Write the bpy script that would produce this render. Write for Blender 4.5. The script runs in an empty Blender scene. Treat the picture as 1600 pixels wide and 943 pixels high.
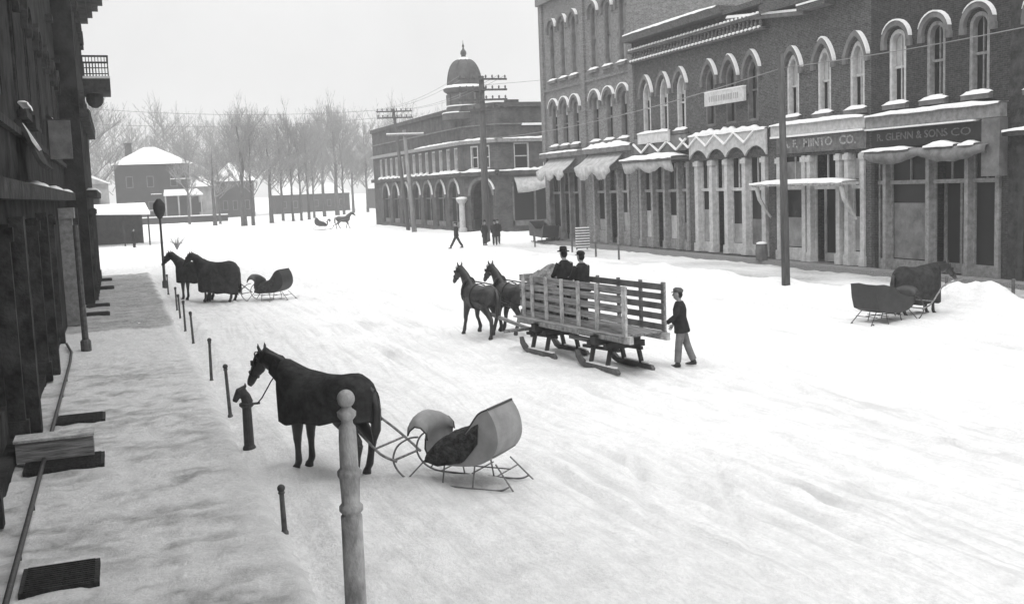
import bpy, bmesh, math, random
import numpy as np
from mathutils import Vector, Matrix, noise
from mathutils.geometry import tessellate_polygon
R = math.radians
random.seed(7)
SC = bpy.context.scene
COL = SC.collection

# ------------------------------------------------------------------ materials
def mat(name, c, rough=0.8, vary=0.0, scale=4.0, bump=0.0, bscale=None, spec=0.3, metal=0.0, stretch=(1, 1, 1), detail=6, brick=False, c2=None, lo=0.35, hi=0.65):
    m = bpy.data.materials.new(name); m.use_nodes = True
    nt = m.node_tree; b = nt.nodes['Principled BSDF']
    b.inputs['Roughness'].default_value = rough
    b.inputs['Specular IOR Level'].default_value = spec
    b.inputs['Metallic'].default_value = metal
    g = lambda v: (v, v, v, 1) if not isinstance(v, tuple) else (*v, 1)
    b.inputs['Base Color'].default_value = g(c)
    tc = nt.nodes.new('ShaderNodeTexCoord'); mp = nt.nodes.new('ShaderNodeMapping')
    mp.inputs['Scale'].default_value = stretch
    nt.links.new(tc.outputs['Object'], mp.inputs['Vector'])
    if vary or c2 is not None:
        n = nt.nodes.new('ShaderNodeTexNoise'); n.inputs['Scale'].default_value = scale; n.inputs['Detail'].default_value = detail
        n.inputs['Roughness'].default_value = 0.65
        nt.links.new(mp.outputs[0], n.inputs['Vector'])
        r = nt.nodes.new('ShaderNodeValToRGB')
        r.color_ramp.elements[0].position = lo; r.color_ramp.elements[1].position = hi
        r.color_ramp.elements[0].color = g(max(c * (1 - vary), 0.003)) if c2 is None else g(c2)
        r.color_ramp.elements[1].color = g(min(c * (1 + vary), 0.95)) if c2 is None else g(c)
        nt.links.new(n.outputs['Fac'], r.inputs[0])
        out = r.outputs[0]
        if brick:
            sx = nt.nodes.new('ShaderNodeSeparateXYZ'); nt.links.new(tc.outputs['Object'], sx.inputs[0])
            ad = nt.nodes.new('ShaderNodeMath'); nt.links.new(sx.outputs[0], ad.inputs[0]); nt.links.new(sx.outputs[1], ad.inputs[1])
            cx = nt.nodes.new('ShaderNodeCombineXYZ'); nt.links.new(ad.outputs[0], cx.inputs[0]); nt.links.new(sx.outputs[2], cx.inputs[1])
            bt = nt.nodes.new('ShaderNodeTexBrick'); bt.inputs['Scale'].default_value = 1.0
            bt.inputs['Brick Width'].default_value = 0.23; bt.inputs['Row Height'].default_value = 0.075; bt.inputs['Mortar Size'].default_value = 0.008
            bt.inputs['Color1'].default_value = (0.6, 0.6, 0.6, 1); bt.inputs['Color2'].default_value = (1.25, 1.25, 1.25, 1); bt.inputs['Mortar'].default_value = (2.1, 2.1, 2.1, 1)
            nt.links.new(cx.outputs[0], bt.inputs['Vector'])
            mx = nt.nodes.new('ShaderNodeMix'); mx.data_type = 'RGBA'; mx.blend_type = 'MULTIPLY'; mx.inputs[0].default_value = 0.8
            nt.links.new(out, mx.inputs[6]); nt.links.new(bt.outputs['Color'], mx.inputs[7]); out = mx.outputs[2]
        nt.links.new(out, b.inputs['Base Color'])
    if bump:
        n2 = nt.nodes.new('ShaderNodeTexNoise'); n2.inputs['Scale'].default_value = bscale or scale * 3; n2.inputs['Detail'].default_value = 5
        nt.links.new(mp.outputs[0], n2.inputs['Vector'])
        bp = nt.nodes.new('ShaderNodeBump'); bp.inputs['Strength'].default_value = bump; bp.inputs['Distance'].default_value = 0.05
        nt.links.new(n2.outputs['Fac'], bp.inputs['Height']); nt.links.new(bp.outputs[0], b.inputs['Normal'])
    return m

M = dict(
    ironcol=mat('dark_column_paint', 0.2, 0.75, 0.3, 5.0, 0.2, 20),
    brick=mat('brick_grey', 0.14, 0.95, 0.3, 9.0, 0.3, 14, brick=True, spec=0.1),
    brick2=mat('brick_dark', 0.07, 0.95, 0.35, 9.0, 0.3, 14, brick=True, spec=0.1),
    brick3=mat('brick_darker', 0.035, 0.95, 0.4, 9.0, 0.3, 14, brick=True, spec=0.1),
    brickfar=mat('brick_far', 0.055, 0.95, 0.4, 1.2, 0.3, 14, brick=True, spec=0.1),
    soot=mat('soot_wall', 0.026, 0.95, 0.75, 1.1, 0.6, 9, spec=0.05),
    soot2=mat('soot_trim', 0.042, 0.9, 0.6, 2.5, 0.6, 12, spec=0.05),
    trim=mat('light_trim', 0.42, 0.8, 0.2, 5.0, 0.2, 20),
    trimdark=mat('grey_trim', 0.13, 0.8, 0.35, 2.0, 0.2, 20),
    cast=mat('cast_iron_grey', 0.22, 0.7, 0.3, 5.5, 0.2, 20),
    glass=mat('dark_glass', 0.015, 0.15, spec=0.3),
    glassgrey=mat('frosted_glass', 0.2, 0.4, 0.5, 0.9, spec=0.4),
    blind=mat('pale_blind', 0.36, 0.85, 0.25, 2.0),
    curtain=mat('grey_curtain', 0.24, 0.85, 0.3, 1.2),
    dark=mat('dark_wood', 0.035, 0.85, 0.4, 3.0),
    black=mat('black_paint', 0.018, 0.6, 0.4, 5.0, spec=0.3),
    signdark=mat('sign_board', 0.12, 0.8, 0.4, 4.0),
    signblack=mat('sign_black', 0.02, 0.8, 0.4, 4.0),
    signlight=mat('sign_white', 0.5, 0.8, 0.15, 4.0),
    letter=mat('sign_letter', 0.42, 0.8, 0.2, 5.0),
    letterdim=mat('sign_letter_dim', 0.12, 0.8, 0.6, 9.0),
    lettergrey=mat('sign_letter_grey', 0.3, 0.8, 0.6, 9.0),
    awning=mat('awning_cloth', 0.40, 0.9, 0.25, 2.5, 0.4, 6),
    awningdark=mat('awning_cloth_dark', 0.16, 0.9, 0.35, 2.5, 0.4, 6),
    wood=mat('pale_timber', 0.36, 0.8, 0.4, 6.0, 0.5, 20),
    woodgrey=mat('weathered_timber', 0.2, 0.85, 0.55, 5.0, 0.5, 12, stretch=(.4, 4, 4)),
    wooddark=mat('dark_timber', 0.10, 0.85, 0.4, 3.0, 0.3, 20),
    pole=mat('pole_timber', 0.08, 0.9, 0.35, 2.5, 0.3, 15, stretch=(4, 4, 0.5)),
    polepale=mat('pole_weathered', 0.2, 0.9, 0.35, 2.5, 0.3, 15, stretch=(4, 4, 0.5)),
    postgrey=mat('turned_post_paint', 0.30, 0.75, 0.45, 5.0, 0.4, 25, stretch=(1, 1, 0.5)),
    iron=mat('black_iron', 0.035, 0.6, 0.4, 8.0, 0.2, 30, spec=0.4),
    ironmid=mat('rusty_iron', 0.08, 0.8, 0.4, 8.0, 0.2, 30),
    horse=mat('dark_horse_coat', 0.016, 0.42, 0.5, 6.0, 0.2, 30, spec=0.5),
    horsebrown=mat('brown_horse_coat', 0.028, 0.5, 0.5, 4.0, 0.2, 30, spec=0.4),
    blanket=mat('dark_blanket', 0.032, 0.95, 0.45, 5.0, 0.6, 7, spec=0.05),
    leather=mat('harness_leather', 0.015, 0.55, 0.3, 9.0),
    robe=mat('fur_robe', 0.045, 1.0, 0.6, 9.0, 1.0, 26, spec=0.03),
    cutter=mat('sleigh_paint_grey', 0.22, 0.5, 0.2, 2.5, spec=0.4),
    cutterdark=mat('sleigh_paint_dark', 0.03, 0.5, 0.3, 3.0, spec=0.35),
    steelrod=mat('runner_iron', 0.16, 0.6, 0.3, 6.0),
    skin=mat('skin_grey', 0.27, 0.6, 0.1, 6.0),
    coat=mat('dark_coat', 0.022, 0.95, 0.35, 6.0, 0.4, 12, spec=0.05),
    trousers=mat('grey_trousers', 0.15, 0.95, 0.25, 7.0, 0.4, 14, spec=0.05),
    trousersdark=mat('dark_trousers', 0.03, 0.95, 0.25, 7.0, 0.4, 14, spec=0.05),
    capm=mat('grey_cap', 0.09, 0.95, 0.3, 9.0, 0.3, 20, spec=0.05),
    straw=mat('straw', 0.24, 0.95, 0.55, 7.0, 1.0, 24, spec=0.05),
    bark=mat('bark', 0.085, 0.95, 0.4, 3.0, 0.5, 8, stretch=(2, 2, 0.6), spec=0.05),
    twig=mat('twigs', 0.22, 0.95, 0.3, 3.0, spec=0.05),
    farwall=mat('far_wall', 0.02, 0.9, 0.4, 0.6),
    farlight=mat('far_wall_light', 0.30, 0.9, 0.3, 0.8),
    hatch=mat('cellar_hatch_iron', 0.022, 0.9, 0.6, 14.0, 0.6, 30),
    domem=mat('dome_slate', 0.07, 0.75, 0.3, 2.5, 0.2, 10),
    wire=mat('wire_metal', 0.22, 0.7),
    hoof=mat('hoof', 0.03, 0.7),
)

def snow_mat(name, base=0.86, dirt=0.0, dscale=1.0, stretch=(1, 1, 1), bump=0.5, c_dirt=0.45, lo=0.45, hi=0.7, patches=None, streaks=0.0):
    m = bpy.data.materials.new(name); m.use_nodes = True
    nt = m.node_tree; b = nt.nodes['Principled BSDF']
    b.inputs['Roughness'].default_value = 0.9; b.inputs['Specular IOR Level'].default_value = 0.1
    tc = nt.nodes.new('ShaderNodeTexCoord'); mp = nt.nodes.new('ShaderNodeMapping'); mp.inputs['Scale'].default_value = stretch
    nt.links.new(tc.outputs['Object'], mp.inputs['Vector'])
    def nz(sc, det=8, rough=0.7):
        n = nt.nodes.new('ShaderNodeTexNoise'); n.inputs['Scale'].default_value = sc; n.inputs['Detail'].default_value = det; n.inputs['Roughness'].default_value = rough
        nt.links.new(mp.outputs[0], n.inputs['Vector']); return n
    def ramp(src, a, c, p0, p1):
        r = nt.nodes.new('ShaderNodeValToRGB'); r.color_ramp.elements[0].position = p0; r.color_ramp.elements[1].position = p1
        r.color_ramp.elements[0].color = (a, a, a, 1); r.color_ramp.elements[1].color = (c, c, c, 1)
        nt.links.new(src, r.inputs[0]); return r.outputs[0]
    n1 = nz(dscale); n2 = nz(dscale * 5, 6); n3 = nz(dscale * 0.17, 4)
    n4 = nz(dscale * 14, 8, 0.8); bc = ramp(n2.outputs['Fac'], base * 0.86, base, 0.32, 0.6); fc = ramp(n4.outputs['Fac'], 0.86, 1.0, 0.36, 0.58); mz = nt.nodes.new('ShaderNodeMix'); mz.data_type = 'RGBA'; mz.blend_type = 'MULTIPLY'; mz.inputs[0].default_value = 1; nt.links.new(bc, mz.inputs[6]); nt.links.new(fc, mz.inputs[7]); base_c = mz.outputs[2]
    dm = ramp(n1.outputs['Fac'], 0, 1, lo, hi)
    dm3 = ramp(n3.outputs['Fac'], 0.35, 1, 0.35, 0.65)
    ml = nt.nodes.new('ShaderNodeMath'); ml.operation = 'MULTIPLY'; nt.links.new(dm, ml.inputs[0]); nt.links.new(dm3, ml.inputs[1])
    m2 = nt.nodes.new('ShaderNodeMath'); m2.operation = 'MULTIPLY'; nt.links.new(ml.outputs[0], m2.inputs[0]); m2.inputs[1].default_value = dirt
    mx = nt.nodes.new('ShaderNodeMix'); mx.data_type = 'RGBA'
    nt.links.new(m2.outputs[0], mx.inputs[0]); nt.links.new(base_c, mx.inputs[6]); mx.inputs[7].default_value = (c_dirt,) * 3 + (1,)
    out = mx.outputs[2]
    if patches == 'pack_shade':      # packed: snow trodden by runners and hooves plus painted contact shade, per vertex
        at = nt.nodes.new('ShaderNodeAttribute'); at.attribute_name = 'packed_shade'
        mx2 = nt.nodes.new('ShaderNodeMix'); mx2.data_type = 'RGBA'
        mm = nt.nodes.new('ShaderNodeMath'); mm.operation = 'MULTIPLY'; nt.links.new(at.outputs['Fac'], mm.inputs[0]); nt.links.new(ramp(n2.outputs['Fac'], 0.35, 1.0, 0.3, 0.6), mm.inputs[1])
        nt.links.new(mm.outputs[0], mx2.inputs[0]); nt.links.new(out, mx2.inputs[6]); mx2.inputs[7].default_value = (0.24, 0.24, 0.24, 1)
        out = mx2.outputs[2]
    hgt = None
    if streaks:
        gn = nt.nodes.new('ShaderNodeTexNoise'); gn.inputs['Scale'].default_value = 0.06; gn.inputs['Detail'].default_value = 2; nt.links.new(tc.outputs['Object'], gn.inputs['Vector'])
        def vm(op, a, q):
            n = nt.nodes.new('ShaderNodeVectorMath'); n.operation = op; nt.links.new(a, n.inputs[0])
            if isinstance(q, tuple): n.inputs[1].default_value = q
            else: nt.links.new(q, n.inputs[1])
            return n.outputs[0]
        warp = vm('ADD', tc.outputs['Object'], vm('MULTIPLY', gn.outputs['Color'], (4, 0, 0)))
        acc = None
        for ang, sx_, sy_ in ((0.12, 5.5, 0.16), (-0.28, 7.0, 0.22)):
            mp2 = nt.nodes.new('ShaderNodeMapping'); mp2.inputs['Rotation'].default_value = (0, 0, ang); mp2.inputs['Scale'].default_value = (sx_, sy_, 1); nt.links.new(warp, mp2.inputs['Vector'])
            sn = nt.nodes.new('ShaderNodeTexNoise'); sn.inputs['Scale'].default_value = 1.0; sn.inputs['Detail'].default_value = 4; sn.inputs['Roughness'].default_value = .6; nt.links.new(mp2.outputs[0], sn.inputs['Vector'])
            o1 = ramp(sn.outputs['Fac'], 1.0, 0.0, 0.36, 0.47); acc = o1 if acc is None else (lambda m_: (nt.links.new(acc, m_.inputs[0]), nt.links.new(o1, m_.inputs[1]), m_.outputs[0])[2])((lambda m_: (setattr(m_, 'operation', 'MAXIMUM'), m_)[1])(nt.nodes.new('ShaderNodeMath')))
        mk = nt.nodes.new('ShaderNodeMath'); mk.operation = 'MULTIPLY'; nt.links.new(acc, mk.inputs[0]); nt.links.new(ramp(n3.outputs['Fac'], 0.25, 1.0, 0.38, 0.6), mk.inputs[1]); hgt = mk.outputs[0]
        ms = nt.nodes.new('ShaderNodeMath'); ms.operation = 'MULTIPLY'; nt.links.new(hgt, ms.inputs[0]); ms.inputs[1].default_value = streaks
        mx3 = nt.nodes.new('ShaderNodeMix'); mx3.data_type = 'RGBA'; nt.links.new(ms.outputs[0], mx3.inputs[0]); nt.links.new(out, mx3.inputs[6]); mx3.inputs[7].default_value = (0.42, 0.42, 0.42, 1); out = mx3.outputs[2]
    nt.links.new(out, b.inputs['Base Color'])
    nb = nz(dscale * 3.2, 9, 0.75)
    bp = nt.nodes.new('ShaderNodeBump'); bp.inputs['Strength'].default_value = bump; bp.inputs['Distance'].default_value = 0.12
    nt.links.new(nb.outputs['Fac'], bp.inputs['Height']); nt.links.new(bp.outputs[0], b.inputs['Normal'])
    return m
M['glass'].node_tree.nodes['Principled BSDF'].inputs['IOR'].default_value = 1.22
M['snow'] = snow_mat('street_snow', 0.93, 0.42, 1.6, (1, 0.6, 1), 0.8, 0.55, patches='pack_shade', streaks=0.30)
M['walk'] = snow_mat('trodden_snow', 0.62, 0.95, 1.5, (1.0, 1.0, 1), 0.9, 0.2, lo=0.42, hi=0.68, patches='pack_shade')
M['cap'] = snow_mat('fresh_snow', 0.86, 0.1, 2.5, bump=0.3)

# ------------------------------------------------------------------ helpers
class MB:
    def __init__(s): s.v = []; s.f = []
    def add(s, vs, fs):
        k = len(s.v); s.v += [tuple(v) for v in vs]; s.f += [tuple(i + k for i in f) for f in fs]
    def box(s, x0, x1, y0, y1, z0, z1):
        s.add([(x, y, z) for z in (z0, z1) for y in (y0, y1) for x in (x0, x1)], [(0, 2, 3, 1), (4, 5, 7, 6), (0, 1, 5, 4), (2, 6, 7, 3), (0, 4, 6, 2), (1, 3, 7, 5)])
    def tube(s, pts, rad, n=8, side=(0, 1, 0), caps=True):
        P = [Vector(p) for p in pts]; side = Vector(side); vs = []; fs = []
        if not isinstance(rad, (list, tuple)): rad = [rad] * len(P)
        for i, p in enumerate(P):
            t = (P[min(i + 1, len(P) - 1)] - P[max(i - 1, 0)]).normalized()
            sd = side - t * side.dot(t)
            if sd.length < 1e-3: sd = Vector((1, 0, 0)) - t * t.x
            sd.normalize(); up = t.cross(sd)
            r = rad[i]; a, b = r if isinstance(r, (tuple, list)) else (r, r)
            for k in range(n):
                an = 2 * math.pi * k / n
                vs.append(p + sd * (a * math.cos(an)) + up * (b * math.sin(an)))
        for i in range(len(P) - 1):
            for k in range(n):
                k2 = (k + 1) % n
                fs.append((i * n + k, i * n + k2, (i + 1) * n + k2, (i + 1) * n + k))
        if caps:
            fs.append(tuple(range(n - 1, -1, -1))); fs.append(tuple(range((len(P) - 1) * n, len(P) * n)))
        s.add(vs, fs)
    def bar(s, a, b, w, h=None, up=(0, 0, 1)):
        a = Vector(a); b = Vector(b); h = h or w; t = (b - a).normalized(); up = Vector(up)
        sd = t.cross(up)
        if sd.length < 1e-3: sd = t.cross(Vector((1, 0, 0)))
        sd.normalize(); u = sd.cross(t)
        vs = [p + sd * (i * w / 2) + u * (j * h / 2) for p in (a, b) for (i, j) in ((-1, -1), (1, -1), (1, 1), (-1, 1))]
        s.add(vs, [(0, 3, 2, 1), (4, 5, 6, 7), (0, 1, 5, 4), (1, 2, 6, 5), (2, 3, 7, 6), (3, 0, 4, 7)])
    def lathe(s, prof, c=(0, 0, 0), n=20):
        vs = []; fs = []
        for r, z in prof:
            for k in range(n):
                an = 2 * math.pi * k / n; vs.append((c[0] + r * math.cos(an), c[1] + r * math.sin(an), c[2] + z))
        for i in range(len(prof) - 1):
            for k in range(n): fs.append((i * n + k, i * n + (k + 1) % n, (i + 1) * n + (k + 1) % n, (i + 1) * n + k))
        fs.append(tuple(range(n - 1, -1, -1))); fs.append(tuple(range((len(prof) - 1) * n, len(prof) * n)))
        s.add(vs, fs)
    def blob(s, c, r, n=12, m=8):
        prof = [(math.sin(math.pi * i / m) * 1.0 + 1e-4, -math.cos(math.pi * i / m)) for i in range(m + 1)]
        vs = []; fs = []
        for a, z in prof:
            for k in range(n):
                an = 2 * math.pi * k / n; vs.append((c[0] + r[0] * a * math.cos(an), c[1] + r[1] * a * math.sin(an), c[2] + r[2] * z))
        for i in range(m):
            for k in range(n): fs.append((i * n + k, i * n + (k + 1) % n, (i + 1) * n + (k + 1) % n, (i + 1) * n + k))
        s.add(vs, fs)
    def grid(s, rows, closed=False):
        n = len(rows[0]); k = len(s.v)
        for r in rows: s.v += [tuple(p) for p in r]
        for i in range(len(rows) - 1):
            for j in range(n - (0 if closed else 1)):
                j2 = (j + 1) % n; s.f.append((k + i * n + j, k + i * n + j2, k + (i + 1) * n + j2, k + (i + 1) * n + j))
    def mesh(s, name, smooth=False, recalc=True):
        me = bpy.data.meshes.new(name); me.from_pydata(s.v, [], s.f)
        if recalc:
            bm = bmesh.new(); bm.from_mesh(me); bmesh.ops.recalc_face_normals(bm, faces=bm.faces); bm.to_mesh(me); bm.free()
        if smooth: me.polygons.foreach_set('use_smooth', [True] * len(me.polygons))
        me.update(); return me
    def build(s, name, m, parent=None, smooth=False, recalc=True):
        me = s.mesh(name, smooth, recalc); me.materials.append(m)
        o = bpy.data.objects.new(name, me); COL.objects.link(o)
        if parent: o.parent = parent
        return o

def tag(o, label=None, cat=None, group=None, kind=None):
    if label: o['label'] = label
    if cat: o['category'] = cat
    if group: o['group'] = group
    if kind: o['kind'] = kind
    return o
def empty(name, label, cat, loc=(0, 0, 0), rz=0, group=None):
    o = bpy.data.objects.new(name, None); COL.objects.link(o); o.location = loc; o.rotation_euler = (0, 0, rz); o.empty_display_size = 0.1
    return tag(o, label, cat, group)
def copy_tree(o, parent=None):
    c = o.copy(); COL.objects.link(c); c.parent = parent
    for ch in list(o.children): copy_tree(ch, c)
    return c
def smooth_path(pts, k=5):
    P = [Vector(p) for p in pts]; out = []
    for i in range(len(P) - 1):
        a, b, c, d = P[max(i - 1, 0)], P[i], P[i + 1], P[min(i + 2, len(P) - 1)]
        for j in range(k):
            t = j / k; out.append(.5 * (2 * b + (c - a) * t + (2 * a - 5 * b + 4 * c - d) * t * t + (3 * b - a - 3 * c + d) * t ** 3))
    return out + [P[-1]]
def heading(deg): return R(90 - deg)
def thicken(o, t, off=0):
    md = o.modifiers.new('thick', 'SOLIDIFY'); md.thickness = t; md.offset = off; return o
def organic(mb, name, m, parent=None, voxel=0.02, smooth=6):
    me = mb.mesh('tmp'); o = bpy.data.objects.new('tmp', me); COL.objects.link(o)
    r = o.modifiers.new('r', 'REMESH'); r.mode = 'VOXEL'; r.voxel_size = voxel; r.use_smooth_shade = True
    sm = o.modifiers.new('s', 'SMOOTH'); sm.factor = 0.5; sm.iterations = smooth
    dg = bpy.context.evaluated_depsgraph_get()
    nm = bpy.data.meshes.new_from_object(o.evaluated_get(dg)); nm.name = name
    bpy.data.objects.remove(o); nm.materials.clear(); nm.materials.append(m)
    nm.polygons.foreach_set('use_smooth', [True] * len(nm.polygons))
    n = bpy.data.objects.new(name, nm); COL.objects.link(n)
    if parent: n.parent = parent
    return n

# ------------------------------------------------------------------ camera
cam = bpy.data.cameras.new('camera'); co = bpy.data.objects.new('camera', cam); COL.objects.link(co); SC.camera = co
yaw, pitch, roll = R(20.5), math.atan(0.11), R(2.2)
fw = Vector((math.sin(yaw) * math.cos(pitch), math.cos(yaw) * math.cos(pitch), -math.sin(pitch)))
r0 = Vector((math.cos(yaw), -math.sin(yaw), 0)); u0 = r0.cross(fw)
RR = r0 * math.cos(roll) - u0 * math.sin(roll); UU = r0 * math.sin(roll) + u0 * math.cos(roll)
mt = Matrix((RR, UU, -fw)).transposed().to_4x4(); mt.translation = (0, 0, 4.2); co.matrix_world = mt
cam.sensor_width = 36; cam.lens = 36 * 1640 / 1600; cam.clip_start = 0.1; cam.clip_end = 6000

# ------------------------------------------------------------------ light
w = bpy.data.worlds.new('World'); SC.world = w; w.use_nodes = True; nt = w.node_tree
bg = nt.nodes['Background']; sky = nt.nodes.new('ShaderNodeTexSky'); sky.sky_type = 'NISHITA'; sky.sun_disc = False
SUN_EL, SUN_AZ = 52, 215      # azimuth clockwise from +Y
sky.sun_elevation = R(SUN_EL); sky.sun_rotation = R(SUN_AZ); sky.air_density = 1.0; sky.dust_density = 3.0
bw = nt.nodes.new('ShaderNodeRGBToBW'); nt.links.new(sky.outputs[0], bw.inputs[0])
mx = nt.nodes.new('ShaderNodeMix'); mx.data_type = 'RGBA'; mx.inputs[0].default_value = 0.93     # an even deck of cloud over the sky
nt.links.new(bw.outputs[0], mx.inputs[6]); 
tcw = nt.nodes.new('ShaderNodeTexCoord'); nw = nt.nodes.new('ShaderNodeTexNoise'); nw.inputs['Scale'].default_value = 3.0; nw.inputs['Detail'].default_value = 7; nw.inputs['Roughness'].default_value = 0.6
nt.links.new(tcw.outputs['Generated'], nw.inputs['Vector'])
rw = nt.nodes.new('ShaderNodeValToRGB'); rw.color_ramp.elements[0].position = 0.3; rw.color_ramp.elements[1].position = 0.7
rw.color_ramp.elements[0].color = (6.9, 6.9, 6.9, 1); rw.color_ramp.elements[1].color = (7.8, 7.8, 7.8, 1)
nt.links.new(nw.outputs['Fac'], rw.inputs[0]); nt.links.new(rw.outputs[0], mx.inputs[7])
# cloud deck: brighter overhead than at the horizon, as an overcast sky is
spz = nt.nodes.new('ShaderNodeSeparateXYZ'); nt.links.new(tcw.outputs['Generated'], spz.inputs[0])
def mth(op, a, b, cl=False):
    n = nt.nodes.new('ShaderNodeMath'); n.operation = op; n.use_clamp = cl
    for i, q in enumerate((a, b)):
        if isinstance(q, (int, float)): n.inputs[i].default_value = q
        else: nt.links.new(q, n.inputs[i])
    return n.outputs[0]
zc = mth('MAXIMUM', spz.outputs[2], 0.0); zf_ = mth('ADD', mth('MULTIPLY', mth('POWER', zc, 1.6), 1.9), 1.0)
nt.links.new(mth('MULTIPLY', zf_, 0.106), bg.inputs['Strength'])
nt.links.new(mx.outputs[2], bg.inputs['Color'])
sl = bpy.data.lights.new('sun', 'SUN'); so = bpy.data.objects.new('sun', sl); COL.objects.link(so)
sl.energy = 1.2; sl.angle = R(14); sl.color = (1, 1, 1)
sd = Vector((math.sin(R(SUN_AZ)) * math.cos(R(SUN_EL)), math.cos(R(SUN_AZ)) * math.cos(R(SUN_EL)), math.sin(R(SUN_EL))))
so.rotation_euler = sd.to_track_quat('Z', 'Y').to_euler(); so.location = (0, 0, 60)
SC.view_settings.view_transform = 'Standard'; SC.view_settings.look = 'None'; SC.view_settings.exposure = 0.08; SC.view_settings.gamma = 1
SC.cycles.volume_bounces = 1; SC.cycles.max_bounces = 6

# ------------------------------------------------------------------ ground
rng = np.random.RandomState(3)
_T = rng.rand(256, 256)
def vnoise(x, y):
    xi = np.floor(x).astype(int); yi = np.floor(y).astype(int); fx = x - xi; fy = y - yi
    fx = fx * fx * (3 - 2 * fx); fy = fy * fy * (3 - 2 * fy)
    a = _T[xi % 256, yi % 256]; b = _T[(xi + 1) % 256, yi % 256]; c = _T[xi % 256, (yi + 1) % 256]; d = _T[(xi + 1) % 256, (yi + 1) % 256]
    return (a * (1 - fx) + b * fx) * (1 - fy) + (c * (1 - fx) + d * fx) * fy - 0.5
def sstep(a, b, x):
    t = np.clip((x - a) / (b - a), 0, 1); return t * t * (3 - 2 * t)
TRACKS = [([(5.0, 4), (5.8, 8.5), (7.07, 11.1), (8.4, 14.1), (9.44, 16.7), (10.2, 20.5), (10.0, 26)], .10), ([(4.2, 4), (5.0, 8.9), (6.1, 11.6), (7.3, 14.4), (8.4, 16.9), (9.1, 20.8), (9.0, 26)], .09),
          ([(7.5, 5), (8.6, 9), (9.6, 13), (10.6, 17), (11.2, 21.5), (11.0, 26)], .10), ([(13, 6), (12.2, 11), (11.2, 15), (10.6, 19)], .10), ([(14.3, 6), (13.6, 11), (12.5, 15.5), (11.9, 20)], .09),
          ([(6.2, 4), (6.8, 12), (7.2, 24), (7.0, 45), (8, 80)], .09), ([(7.4, 4), (8.0, 12), (8.4, 24), (8.2, 45), (9.2, 80)], .09), ([(16, 8), (15.4, 20), (14.8, 40), (15.5, 80)], .10), ([(17.3, 8), (16.7, 20), (16.1, 40), (16.8, 80)], .10),
          ([(3.3, 5), (3.4, 9), (4.1, 12.8), (5.0, 13.0)], .07), ([(9.6, 30), (9.2, 45), (10, 70), (14, 100)], .1), ([(10.8, 30), (10.4, 45), (11.2, 70), (15.2, 100)], .1), ([(20, 7), (20.5, 15), (20.2, 22)], .09), ([(18.6, 7), (19.3, 15), (19.2, 22.4)], .09)]
_r = random.Random(4)
for k in range(16):
    x0 = 4.5 + 18 * _r.random(); dx = _r.uniform(-2.2, 1.2); b = _r.uniform(-1, 1); g = _r.choice((1.1, 1.15))
    for o_ in (0, g): TRACKS.append(([(x0 + o_ + dx * t + b * math.sin(3 * t), 5 + 45 * t) for t in (0, .12, .25, .4, .6, .8, 1)], .09))
TRACKS = [(p, w * .72) for p, w in TRACKS]
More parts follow.
